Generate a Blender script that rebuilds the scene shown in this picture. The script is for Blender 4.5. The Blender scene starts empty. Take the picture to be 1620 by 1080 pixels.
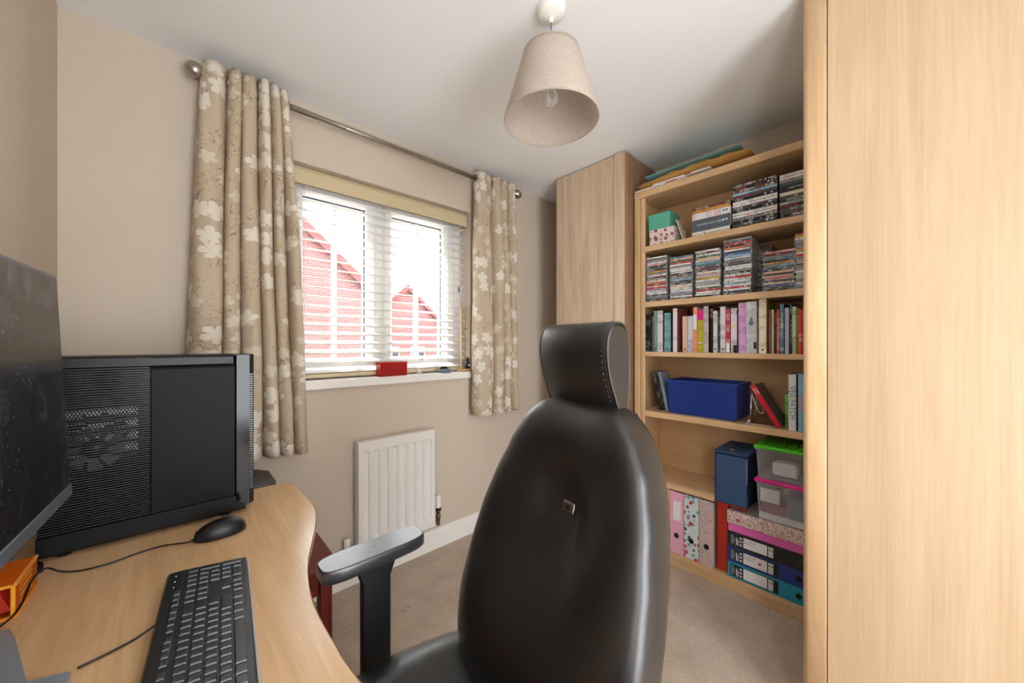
import bpy, bmesh, math, random
from mathutils import Vector, Matrix
random.seed(7)
PI = math.pi
SC = bpy.context.scene
COL = SC.collection

# ------------------------------------------------------------------ camera, world, sun, exposure
CAM_H = 1.249
cd = bpy.data.cameras.new('camera')
cd.sensor_width = 36.0
cd.lens = 36.0 * 577.0 / 1620.0
cd.shift_y = 3.0 / 1620.0
cd.clip_start = 0.02
cam = bpy.data.objects.new('camera', cd)
COL.objects.link(cam)
cam.location = (0, 0, CAM_H)
cam.rotation_euler = (PI / 2, 0, -math.radians(42.837))
SC.camera = cam

w = bpy.data.worlds.new('overcast_sky'); SC.world = w
w.use_nodes = True
bgn = w.node_tree.nodes['Background']
bgn.inputs[0].default_value = (0.93, 0.965, 1.0, 1)
bgn.inputs[1].default_value = 10.5

sd = bpy.data.lights.new('sun', 'SUN')
sd.energy = 16.0
sd.angle = math.radians(0.8)
sd.color = (1.0, 0.96, 0.9)
sun = bpy.data.objects.new('sun', sd)
COL.objects.link(sun)
sun.rotation_euler = Vector((0.62, -0.55, -0.85)).to_track_quat('-Z', 'Y').to_euler()

vs = SC.view_settings
vs.view_transform = 'Standard'; vs.look = 'None'; vs.gamma = 1.0
vs.use_curve_mapping = False
vs.exposure = 0.0

# ------------------------------------------------------------------ colour + material helpers
def lin(c):
    c = c / 255.0
    return c / 12.92 if c <= 0.04045 else ((c + 0.055) / 1.055) ** 2.4
def rgb(r, g, b): return (lin(r), lin(g), lin(b), 1.0)

class NT:
    def __init__(self, name):
        self.m = bpy.data.materials.new(name); self.m.use_nodes = True
        self.t = self.m.node_tree; self.n = self.t.nodes; self.l = self.t.links
        self.b = self.n['Principled BSDF']; self.out = self.n['Material Output']
    def node(self, typ, **kw):
        nd = self.n.new(typ)
        for k, v in kw.items(): setattr(nd, k, v)
        return nd
    def link(self, a, b): self.l.new(a, b)
    def put(self, sock, v):
        if hasattr(v, 'is_linked') or isinstance(v, bpy.types.NodeSocket): self.l.new(v, sock)
        else: sock.default_value = v
    def math(self, op, a, b=0.0, c=None):
        nd = self.node('ShaderNodeMath', operation=op)
        self.put(nd.inputs[0], a); self.put(nd.inputs[1], b)
        if c is not None: self.put(nd.inputs[2], c)
        return nd.outputs[0]
    def mix(self, f, a, b, blend='MIX'):
        nd = self.node('ShaderNodeMix', data_type='RGBA', blend_type=blend)
        self.put(nd.inputs[0], f); self.put(nd.inputs[6], a); self.put(nd.inputs[7], b)
        return nd.outputs[2]
    def coord(self, which='Object', scale=(1, 1, 1), rot=(0, 0, 0), loc=(0, 0, 0)):
        tc = self.node('ShaderNodeTexCoord'); mp = self.node('ShaderNodeMapping')
        mp.inputs['Scale'].default_value = scale; mp.inputs['Rotation'].default_value = rot
        mp.inputs['Location'].default_value = loc
        self.link(tc.outputs[which], mp.inputs[0]); return mp.outputs[0]
    def noise(self, vec, scale=5, detail=3, rough=0.5, dist=0.0):
        nd = self.node('ShaderNodeTexNoise'); self.link(vec, nd.inputs['Vector'])
        nd.inputs['Scale'].default_value = scale; nd.inputs['Detail'].default_value = detail
        nd.inputs['Roughness'].default_value = rough; nd.inputs['Distortion'].default_value = dist
        return nd.outputs[0]
    def ramp(self, v, stops):
        nd = self.node('ShaderNodeValToRGB'); self.link(v, nd.inputs[0])
        el = nd.color_ramp.elements
        while len(el) < len(stops): el.new(0.5)
        for e, (p, c) in zip(el, stops): e.position = p; e.color = c
        return nd.outputs[0]
    def bump(self, h, strength=0.2, dist=0.002):
        nd = self.node('ShaderNodeBump'); nd.inputs['Strength'].default_value = strength
        nd.inputs['Distance'].default_value = dist
        self.link(h, nd.inputs['Height']); self.link(nd.outputs[0], self.b.inputs['Normal'])
    def base(self, c, rough=0.5, metal=0.0, spec=0.5):
        self.put(self.b.inputs['Base Color'], c)
        self.put(self.b.inputs['Roughness'], rough)
        self.put(self.b.inputs['Metallic'], metal)
        self.b.inputs['Specular IOR Level'].default_value = spec

def plain(name, c, rough=0.5, metal=0.0, spec=0.5, vary=0.05, scale=30, bump=0.0, bscale=300, bdist=0.0005):
    M = NT(name); v = M.coord()
    n = M.noise(v, scale, 3)
    dark = tuple(x * (1 - vary) for x in c[:3]) + (1,)
    lite = tuple(min(1, x * (1 + vary)) for x in c[:3]) + (1,)
    M.base(M.mix(n, dark, lite), rough, metal, spec)
    if bump: M.bump(M.noise(v, bscale, 4), bump, bdist)
    return M.m

def wood(name, c0, c1, axis='Z', scale=1.0, rough=0.45, grain=1.0, spec=0.4, strength=0.5):
    """light veneer; grain runs along AXIS"""
    M = NT(name)
    s = {'Z': (14, 14, 1.0), 'Y': (14, 1.0, 14), 'X': (1.0, 14, 14)}[axis]
    v = M.coord('Object', tuple(k * scale for k in s))
    n1 = M.noise(v, 1.6, 5, 0.55, 1.2)
    s2 = {'Z': (160, 160, 4.0), 'Y': (160, 4, 160), 'X': (4, 160, 160)}[axis]
    v2 = M.coord('Object', tuple(k * scale for k in s2))
    n2 = M.noise(v2, 1.5, 4, 0.6, 0.3)
    f = M.math('MULTIPLY_ADD', n2, strength * grain, M.math('MULTIPLY', n1, 1.1 - strength * 0.5))
    f = M.math('SUBTRACT', f, 0.28)
    M.base(M.ramp(f, [(0.15, c1), (0.75, c0)]), rough, 0, spec)
    M.bump(n2, 0.06, 0.0006)
    return M.m

MAT = {}
def mats():
    m = MAT
    # plaster walls and ceiling
    m['wall'] = plain('cream_wall_paint', rgb(208, 195, 179), 0.85, 0, 0.25, 0.02, 2.0, 0.05, 220, 0.0004)
    m['ceil'] = plain('white_ceiling_paint', rgb(243, 245, 247), 0.9, 0, 0.2, 0.01, 2.0, 0.04, 180, 0.0004)
    m['white_gloss'] = plain('white_gloss_paint', rgb(240, 238, 233), 0.35, 0, 0.5, 0.01, 5)
    m['upvc'] = plain('white_upvc', rgb(240, 240, 238), 0.3, 0, 0.5, 0.01, 5)
    m['gasket'] = plain('dark_gasket', rgb(60, 62, 68), 0.6)
    # carpet
    M = NT('beige_carpet'); v = M.coord()
    nf = M.noise(v, 420, 3, 0.7); nm = M.noise(v, 7, 4, 0.6); ng = M.noise(v, 70, 3, 0.6)
    f = M.math('ADD', M.math('MULTIPLY', nf, 0.55), M.math('ADD', M.math('MULTIPLY', nm, 0.25), M.math('MULTIPLY', ng, 0.2)))
    col = M.ramp(f, [(0.28, rgb(148, 130, 115)), (0.5, rgb(203, 186, 169)), (0.72, rgb(236, 224, 210))])
    # small pressed marks left by furniture feet
    geo = M.node('ShaderNodeNewGeometry'); sx = M.node('ShaderNodeSeparateXYZ'); M.link(geo.outputs['Position'], sx.inputs[0])
    dent = None
    for (dx, dy, a) in ((0.80, 1.60, .5), (1.02, 1.44, .4), (1.06, 1.22, .4), (1.52, 1.74, .4), (0.62, 1.42, 1.2), (1.30, 1.02, .6)):
        ca, sa = math.cos(a), math.sin(a)
        ux = M.math('SUBTRACT', sx.outputs[0], dx); uy = M.math('SUBTRACT', sx.outputs[1], dy)
        lx = M.math('ABSOLUTE', M.math('ADD', M.math('MULTIPLY', ux, ca), M.math('MULTIPLY', uy, sa)))
        ly = M.math('ABSOLUTE', M.math('SUBTRACT', M.math('MULTIPLY', uy, ca), M.math('MULTIPLY', ux, sa)))
        d = M.math('MAXIMUM', M.math('DIVIDE', lx, 0.021), M.math('DIVIDE', ly, 0.012))
        ring = M.math('SUBTRACT', 1.0, M.math('MINIMUM', 1.0, M.math('MULTIPLY', M.math('ABSOLUTE', M.math('SUBTRACT', d, 0.85)), 4.0)))
        dent = ring if dent is None else M.math('MAXIMUM', dent, ring)
    col = M.mix(M.math('MULTIPLY', dent, 0.45), col, rgb(105, 84, 66))
    M.base(col, 0.95, 0, 0.1)
    h = M.math('SUBTRACT', nf, M.math('MULTIPLY', dent, 0.8))
    M.bump(h, 0.7, 0.004)
    m['carpet'] = M.m
    # woods
    m['beech_z'] = wood('beech_veneer_upright', rgb(236, 205, 163), rgb(205, 166, 122), 'Z', 1.0, 0.42)
    m['beech_y'] = wood('beech_veneer_shelf', rgb(236, 205, 163), rgb(205, 166, 122), 'Y', 1.0, 0.42)
    m['back_y'] = wood('beech_back_panel', rgb(226, 190, 146), rgb(206, 168, 124), 'Y', 0.8, 0.6)
    m['desk_y'] = wood('beech_desk_laminate', rgb(234, 198, 154), rgb(208, 166, 120), 'Y', 0.9, 0.24, 1.0, 0.6)
    m['ward_z'] = wood('beech_wardrobe_door', rgb(204, 180, 149), rgb(182, 153, 119), 'Z', 0.55, 0.38, 1.0, 0.45, 0.65)
    m['oak_z'] = wood('sawn_oak_veneer', rgb(228, 208, 182), rgb(180, 152, 124), 'Z', 0.8, 0.5, 1.0, 0.4, 0.55)
    m['oak_dark'] = wood('sawn_oak_edge', rgb(172, 134, 104), rgb(132, 98, 74), 'Z', 1.2, 0.5)
    m['mahog_z'] = wood('mahogany_leg', rgb(132, 44, 32), rgb(78, 20, 16), 'Z', 1.0, 0.3)
    m['mahog_y'] = wood('mahogany_top', rgb(148, 54, 38), rgb(88, 26, 20), 'Y', 1.0, 0.25)
    m['pine'] = wood('pale_toy_wood', rgb(222, 190, 145), rgb(178, 132, 86), 'Z', 3.0, 0.5)
    # blacks / plastics
    M = NT('black_leather'); v = M.coord()
    vo = M.node('ShaderNodeTexVoronoi', feature='DISTANCE_TO_EDGE'); M.link(v, vo.inputs['Vector']); vo.inputs['Scale'].default_value = 420
    n = M.noise(v, 9, 3)
    M.base(M.mix(n, rgb(12, 13, 15), rgb(21, 22, 25)), M.math('MULTIPLY_ADD', n, 0.10, 0.30), 0, 0.7)
    M.b.inputs['Coat Weight'].default_value = 0.35; M.b.inputs['Coat Roughness'].default_value = 0.28
    h = M.math('ADD', M.math('MINIMUM', vo.outputs[0], 0.22), M.math('MULTIPLY', n, 1.4))
    M.bump(h, 0.32, 0.0012)
    m['leather'] = M.m
    m['blk_plastic'] = plain('black_plastic', rgb(19, 20, 22), 0.42, 0, 0.45, 0.08, 40, 0.06, 900, 0.0002)
    m['blk_matte'] = plain('matte_black_steel', rgb(13, 14, 16), 0.5, 0, 0.2, 0.06, 30, 0.1, 1500, 0.0002)
    m['blk_gloss'] = plain('glossy_black_plastic', rgb(12, 13, 15), 0.12, 0, 0.4, 0.05, 20)
    m['pad'] = plain('armrest_foam', rgb(46, 48, 52), 0.30, 0, 1.0, 0.05, 30, 0.06, 700, 0.0002)
    m['key'] = plain('dark_keycap', rgb(48, 51, 56), 0.3, 0, 0.7, 0.06, 60, 0.04, 1800, 0.0001)
    m['kbody'] = plain('keyboard_shell', rgb(34, 36, 40), 0.38, 0, 0.5, 0.06, 40)
    m['silver'] = plain('silver_plastic', rgb(188, 192, 198), 0.35, 0.2, 0.5, 0.03, 30)
    m['legend'] = plain('grey_legend', rgb(120, 126, 134), 0.6, 0, 0.3, 0.02, 30)
    m['warm_grey'] = plain('warm_grey_plastic', rgb(84, 80, 76), 0.45)
    m['chin'] = plain('dark_grey_bezel', rgb(74, 82, 92), 0.35)
    m['print_w'] = plain('white_print', rgb(220, 224, 228), 0.6, 0, 0.3, 0.02, 30)
    m['print_b'] = plain('blue_print', rgb(110, 165, 215), 0.6, 0, 0.3, 0.02, 30)
    m['print_k'] = plain('black_print', rgb(28, 28, 32), 0.6, 0, 0.3, 0.02, 30)
    m['print_r'] = plain('red_print', rgb(196, 40, 60), 0.6, 0, 0.3, 0.02, 30)
    m['print_t'] = plain('teal_print', rgb(52, 132, 164), 0.6, 0, 0.3, 0.02, 30)
    m['print_y'] = plain('yellow_print', rgb(232, 214, 60), 0.6, 0, 0.3, 0.02, 30)
    m['grey_metal'] = plain('blue_grey_metal', rgb(150, 160, 172), 0.35, 0.3, 0.5, 0.04, 20)
    m['steel'] = plain('brushed_steel', rgb(176, 170, 164), 0.28, 1.0, 0.5, 0.06, 60)
    m['chrome'] = plain('chrome', rgb(215, 215, 215), 0.12, 1.0, 0.5, 0.02, 60)
    m['brass'] = plain('tarnished_brass', rgb(120, 96, 70), 0.35, 0.9, 0.5, 0.3, 90)
    # monitor glass: dust, plus cloudy reflections painted into its colour
    M = NT('screen_dust_and_reflections'); v = M.coord()
    n = M.noise(v, 5, 5, 0.7, 0.6); n2 = M.noise(v, 260, 2)
    sp = M.math('MULTIPLY', M.math('GREATER_THAN', n2, 0.70), 0.35)
    sm = M.math('MULTIPLY', M.math('MAXIMUM', M.math('SUBTRACT', n, 0.50), 0.0), 1.3)
    f = M.math('ADD', sp, sm)
    M.base(M.mix(f, rgb(12, 13, 17), rgb(150, 156, 168)), M.math('MULTIPLY_ADD', n, 0.25, 0.08), 0, 0.5)
    m['screen'] = M.m
    # linen lampshade
    M = NT('linen_shade'); v = M.coord('Object', (420, 420, 60)); v2 = M.coord('Object', (60, 60, 520))
    n = M.math('ADD', M.noise(v, 1.0, 3), M.noise(v2, 1.0, 3))
    c = M.ramp(M.math('MULTIPLY', n, 0.5), [(0.3, rgb(196, 184, 172)), (0.7, rgb(226, 216, 205))])
    M.base(c, 0.9, 0, 0.1)
    tr = M.node('ShaderNodeBsdfTranslucent'); M.link(c, tr.inputs[0])
    mx = M.node('ShaderNodeMixShader'); mx.inputs[0].default_value = 0.35
    M.link(M.b.outputs[0], mx.inputs[1]); M.link(tr.outputs[0], mx.inputs[2]); M.link(mx.outputs[0], M.out.inputs[0])
    m['shade'] = M.m
    # glass pane: straight-through with a faint reflection
    M = NT('window_glass')
    tr = M.node('ShaderNodeBsdfTransparent'); gl = M.node('ShaderNodeBsdfGlossy'); gl.inputs['Roughness'].default_value = 0.02
    mx = M.node('ShaderNodeMixShader'); mx.inputs[0].default_value = 0.04
    M.link(tr.outputs[0], mx.inputs[1]); M.link(gl.outputs[0], mx.inputs[2]); M.link(mx.outputs[0], M.out.inputs[0])
    m['glass'] = M.m
    m['clear'] = clearplastic('clear_plastic', (0.97, 0.98, 0.99, 1), 0.93)
    m['crystal'] = clearplastic('clear_glass', (0.98, 0.985, 1.0, 1), 0.9)
    m['orange_pl'] = clearplastic('orange_translucent_plastic', rgb(255, 180, 60), 0.5, rgb(255, 150, 24))
    m['orange_rim'] = plain('orange_plastic', rgb(255, 168, 52), 0.3)
    m['redbox'] = clearplastic('red_acrylic', rgb(250, 130, 115), 0.45, rgb(205, 80, 76))
    # blind
    M = NT('white_blind_slat'); v = M.coord()
    c = rgb(232, 230, 226)
    M.base(c, 0.5, 0, 0.4)
    tr = M.node('ShaderNodeBsdfTranslucent'); tr.inputs[0].default_value = c
    mx = M.node('ShaderNodeMixShader'); mx.inputs[0].default_value = 0.03
    M.link(M.b.outputs[0], mx.inputs[1]); M.link(tr.outputs[0], mx.inputs[2]); M.link(mx.outputs[0], M.out.inputs[0])
    m['slat'] = M.m
    m['valance'] = plain('cream_valance', rgb(208, 192, 156), 0.5, 0, 0.4, 0.02, 8)
    m['cord'] = plain('cream_cord', rgb(205, 200, 190), 0.8)
    m['radiator'] = plain('white_enamel', rgb(236, 234, 230), 0.4, 0, 0.5, 0.01, 6)
    m['curtain'] = curtain_mat()
    # stationery
    m['teal'] = plain('teal_card', rgb(96, 184, 162), 0.6, 0, 0.3, 0.03, 30)
    m['manila'] = plain('manila_envelope', rgb(208, 160, 88), 0.6, 0, 0.35, 0.22, 22, 0.5, 30, 0.006)
    m['folder_teal'] = plain('pale_teal_folder', rgb(140, 200, 205), 0.4, 0, 0.4, 0.03, 10)
    m['paper'] = plain('white_paper', rgb(236, 236, 236), 0.7, 0, 0.2, 0.04, 120)
    M = NT('page_block'); v = M.coord('Object', (900, 900, 6)); n = M.noise(v, 1.0, 2)
    M.base(M.mix(n, rgb(200, 190, 170), rgb(240, 234, 220)), 0.85, 0, 0.1); m['pages'] = M.m
    m['blue_crate'] = plain('navy_blue_plastic', rgb(32, 60, 140), 0.3, 0, 0.5, 0.05, 10)
    m['navy'] = plain('navy_board', rgb(56, 84, 124), 0.6, 0, 0.3, 0.06, 40, 0.1, 900, 0.0002)
    m['navy_dk'] = plain('dark_navy_board', rgb(36, 50, 76), 0.6, 0, 0.3, 0.06, 40)
    m['lime'] = plain('lime_green_plastic', rgb(84, 204, 34), 0.35, 0, 0.5, 0.03, 10)
    m['magenta'] = plain('magenta_plastic', rgb(228, 24, 146), 0.35, 0, 0.5, 0.03, 10)
    m['pink'] = plain('pale_pink_board', rgb(236, 178, 206), 0.5, 0, 0.3, 0.03, 10)
    m['hotpink'] = plain('bright_pink_board', rgb(226, 108, 186), 0.5, 0, 0.3, 0.03, 10)
    m['redboard'] = plain('red_board', rgb(186, 52, 40), 0.5, 0, 0.3, 0.06, 10)
    m['blackboard'] = plain('black_board', rgb(36, 36, 40), 0.5, 0, 0.4, 0.05, 30)
    m['royal'] = plain('royal_blue_board', rgb(38, 58, 128), 0.45, 0, 0.4, 0.04, 30)
    m['turq'] = plain('turquoise_board', rgb(30, 148, 176), 0.45, 0, 0.4, 0.04, 30)
    m['plum'] = plain('plum_card', rgb(150, 70, 110), 0.6)
    m['slate'] = plain('slate_card', rgb(105, 118, 132), 0.6)
    # holographic + sparkly + floral + bird prints
    M = NT('holographic_board'); v = M.coord()
    vo = M.node('ShaderNodeTexVoronoi'); M.link(v, vo.inputs['Vector']); vo.inputs['Scale'].default_value = 170
    hs = M.node('ShaderNodeHueSaturation'); hs.inputs['Saturation'].default_value = 0.28; hs.inputs['Value'].default_value = 0.9
    M.link(vo.outputs['Color'], hs.inputs['Color'])
    M.base(M.mix(0.55, hs.outputs[0], rgb(226, 196, 200)), 0.25, 0.35, 0.6); m['holo'] = M.m
    M = NT('sequin_lid'); v = M.coord()
    vo = M.node('ShaderNodeTexVoronoi'); M.link(v, vo.inputs['Vector']); vo.inputs['Scale'].default_value = 260
    bw = M.node('ShaderNodeRGBToBW'); M.link(vo.outputs['Color'], bw.inputs[0])
    M.base(M.ramp(bw.outputs[0], [(0.15, rgb(120, 84, 84)), (0.4, rgb(214, 186, 176)), (0.6, rgb(228, 206, 200)), (0.85, rgb(240, 236, 230))]), 0.4, 0.2, 0.5); m['sequin'] = M.m
    M = NT('doodle_print'); v = M.coord()
    vo = M.node('ShaderNodeTexVoronoi'); M.link(v, vo.inputs['Vector']); vo.inputs['Scale'].default_value = 40; vo.inputs['Randomness'].default_value = 0.75
    bw = M.node('ShaderNodeRGBToBW'); M.link(vo.outputs['Color'], bw.inputs[0])
    pal = M.ramp(bw.outputs[0], [(0.0, rgb(214, 40, 60)), (0.32, rgb(226, 90, 150)), (0.48, rgb(70, 90, 120)), (0.6, rgb(120, 175, 195)), (0.75, rgb(206, 50, 90))])
    pal.node.color_ramp.interpolation = 'CONSTANT'
    n = M.noise(v, 60, 2)
    inside = M.math('LESS_THAN', M.math('ADD', vo.outputs['Distance'], M.math('MULTIPLY', n, 0.25)), 0.56)
    M.base(M.mix(inside, rgb(214, 232, 236), pal), 0.45, 0, 0.4); m['doodle'] = M.m
    M = NT('bird_print_board'); v = M.coord('Object', (1, 1, 1))
    vo = M.node('ShaderNodeTexVoronoi'); M.link(v, vo.inputs['Vector']); vo.inputs['Scale'].default_value = 30; vo.inputs['Randomness'].default_value = 0.35
    n = M.noise(v, 90, 2)
    f = M.math('LESS_THAN', M.math('ADD', vo.outputs['Distance'], M.math('MULTIPLY', n, 0.5)), 0.52)
    M.base(M.mix(f, rgb(232, 216, 212), rgb(150, 84, 96)), 0.6, 0, 0.3); m['bird'] = M.m
    # per-object coloured spine with print-like flecks
    m['spine_h'] = spine_mat('case_spine_print', 'Y')
    m['spine_v'] = spine_mat('book_spine_print', 'Z')
    M = NT('cover_board'); oi = M.node('ShaderNodeObjectInfo')
    at = M.node('ShaderNodeAttribute', attribute_type='OBJECT', attribute_name='side')
    M.base(at.outputs['Color'], 0.45, 0, 0.4); m['cover'] = M.m
    m['jewel'] = plain('jewel_case_plastic', rgb(158, 160, 162), 0.2, 0, 0.6, 0.35, 160)
    m['dvdcase'] = plain('black_case_plastic', rgb(22, 22, 24), 0.3, 0, 0.5, 0.1, 60)
    # outside
    M = NT('red_brick'); v = M.coord('Object', (1, 1, 1), (PI / 2, 0, 0))
    br = M.node('ShaderNodeTexBrick'); M.link(v, br.inputs['Vector'])
    br.inputs['Color1'].default_value = rgb(118, 70, 68); br.inputs['Color2'].default_value = rgb(98, 56, 56); br.inputs['Mortar'].default_value = rgb(120, 96, 90)
    br.inputs['Scale'].default_value = 1.0; br.inputs['Brick Width'].default_value = 0.225; br.inputs['Row Height'].default_value = 0.075; br.inputs['Mortar Size'].default_value = 0.01
    M.base(br.outputs[0], 0.9); m['brick'] = M.m
    m['rooftile'] = plain('red_roof_tile', rgb(112, 58, 56), 0.8, 0, 0.3, 0.15, 6)
    m['grass'] = plain('pale_paving', rgb(128, 126, 120), 0.95, 0, 0.1, 0.1, 3)

def clearplastic(name, tint, opac, body=None):
    M = NT(name)
    M.base(body or tint, 0.12, 0, 0.5)
    tr = M.node('ShaderNodeBsdfTransparent'); tr.inputs[0].default_value = tint
    tl = M.node('ShaderNodeBsdfTranslucent'); tl.inputs[0].default_value = body or tint
    m1 = M.node('ShaderNodeMixShader'); m1.inputs[0].default_value = 0.5 if body else 0.0
    M.link(M.b.outputs[0], m1.inputs[1]); M.link(tl.outputs[0], m1.inputs[2])
    lw = M.node('ShaderNodeLayerWeight'); lw.inputs[0].default_value = 0.25
    f = M.math('MULTIPLY', M.math('SUBTRACT', 1.0, lw.outputs['Facing']), opac)
    mx = M.node('ShaderNodeMixShader'); M.link(f, mx.inputs[0])
    M.link(m1.outputs[0], mx.inputs[1]); M.link(tr.outputs[0], mx.inputs[2]); M.link(mx.outputs[0], M.out.inputs[0])
    return M.m

def spine_mat(name, axis):
    M = NT(name); oi = M.node('ShaderNodeObjectInfo')
    at = M.node('ShaderNodeAttribute', attribute_type='OBJECT', attribute_name='ink')
    tc = M.node('ShaderNodeTexCoord')
    off = M.node('ShaderNodeVectorMath', operation='ADD'); M.link(tc.outputs['Object'], off.inputs[0])
    rs = M.math('MULTIPLY', oi.outputs['Random'], 37.0)
    cb = M.node('ShaderNodeCombineXYZ')
    for i in range(3): M.link(rs, cb.inputs[i])
    M.link(cb.outputs[0], off.inputs[1])
    mp = M.node('ShaderNodeMapping'); M.link(off.outputs[0], mp.inputs[0])
    mp.inputs['Scale'].default_value = (0.01, 260, 260)
    n = M.noise(mp.outputs[0], 1.0, 1, 0.3)
    mp2 = M.node('ShaderNodeMapping'); M.link(off.outputs[0], mp2.inputs[0])
    mp2.inputs['Scale'].default_value = (0.01, 26, 3) if axis == 'Y' else (0.01, 3, 22)
    n2 = M.noise(mp2.outputs[0], 1.0, 1, 0.3)
    ink = M.math('MULTIPLY', M.math('GREATER_THAN', n, 0.54), M.math('GREATER_THAN', n2, 0.53))
    M.base(M.mix(M.math('MULTIPLY', ink, 0.8), oi.outputs['Color'], at.outputs['Color']), 0.4, 0, 0.4)
    return M.m

def curtain_mat():
    M = NT('floral_curtain_fabric')
    tc = M.node('ShaderNodeTexCoord')
    uv = tc.outputs['UV']
    base = M.mix(M.noise(M.coord('UV', (300, 900, 1)), 1.0, 3), rgb(198, 180, 154), rgb(214, 198, 174))
    # damask-like brown line drawing
    n = M.noise(M.coord('UV', (16, 10, 1)), 1.0, 2, 0.5, 1.6)
    d = M.math('ABSOLUTE', M.math('SUBTRACT', M.math('FRACT', M.math('MULTIPLY', n, 7.0)), 0.5))
    line = M.math('LESS_THAN', d, 0.075)
    msk = M.math('GREATER_THAN', M.noise(M.coord('UV', (7, 7, 1), (0, 0, 0), (3, 8, 0)), 1.0, 2), 0.50)
    col = M.mix(M.math('MULTIPLY', M.math('MULTIPLY', line, msk), 0.6), base, rgb(140, 114, 92))
    def flowers(cell, radius, seed, colr, keep, col):
        vo = M.node('ShaderNodeTexVoronoi'); vo.voronoi_dimensions = '2D'
        mp = M.node('ShaderNodeMapping'); M.link(uv, mp.inputs[0])
        mp.inputs['Scale'].default_value = (1 / cell, 1 / cell, 1); mp.inputs['Location'].default_value = (seed, seed * 1.7, 0)
        M.link(mp.outputs[0], vo.inputs['Vector']); vo.inputs['Scale'].default_value = 1.0; vo.inputs['Randomness'].default_value = 0.8
        sub = M.node('ShaderNodeVectorMath', operation='SUBTRACT'); M.link(mp.outputs[0], sub.inputs[0]); M.link(vo.outputs['Position'], sub.inputs[1])
        s = M.node('ShaderNodeSeparateXYZ'); M.link(sub.outputs[0], s.inputs[0])
        sc = M.node('ShaderNodeSeparateColor'); M.link(vo.outputs['Color'], sc.inputs[0])
        ang = M.math('ADD', M.math('ARCTAN2', s.outputs[1], s.outputs[0]), M.math('MULTIPLY', sc.outputs[0], 6.28))
        pet = M.math('POWER', M.math('ABSOLUTE', M.math('COSINE', M.math('MULTIPLY', ang, 2.5))), 0.5)
        R = M.math('MULTIPLY', M.math('MULTIPLY_ADD', pet, 0.70, 0.30), radius)
        ins = M.math('LESS_THAN', vo.outputs['Distance'], R)
        ok = M.math('LESS_THAN', sc.outputs[1], keep)
        return M.mix(M.math('MULTIPLY', M.math('MULTIPLY', ins, ok), 0.92), col, colr)
    col = flowers(0.070, 0.38, 2.3, rgb(226, 215, 196), 0.36, col)
    col = flowers(0.082, 0.47, 5.1, rgb(240, 233, 220), 0.50, col)
    M.base(col, 0.7, 0, 0.25)
    tr = M.node('ShaderNodeBsdfTranslucent'); M.link(col, tr.inputs[0])
    mx = M.node('ShaderNodeMixShader'); mx.inputs[0].default_value = 0.18
    M.link(M.b.outputs[0], mx.inputs[1]); M.link(tr.outputs[0], mx.inputs[2]); M.link(mx.outputs[0], M.out.inputs[0])
    return M.m
mats()

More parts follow.
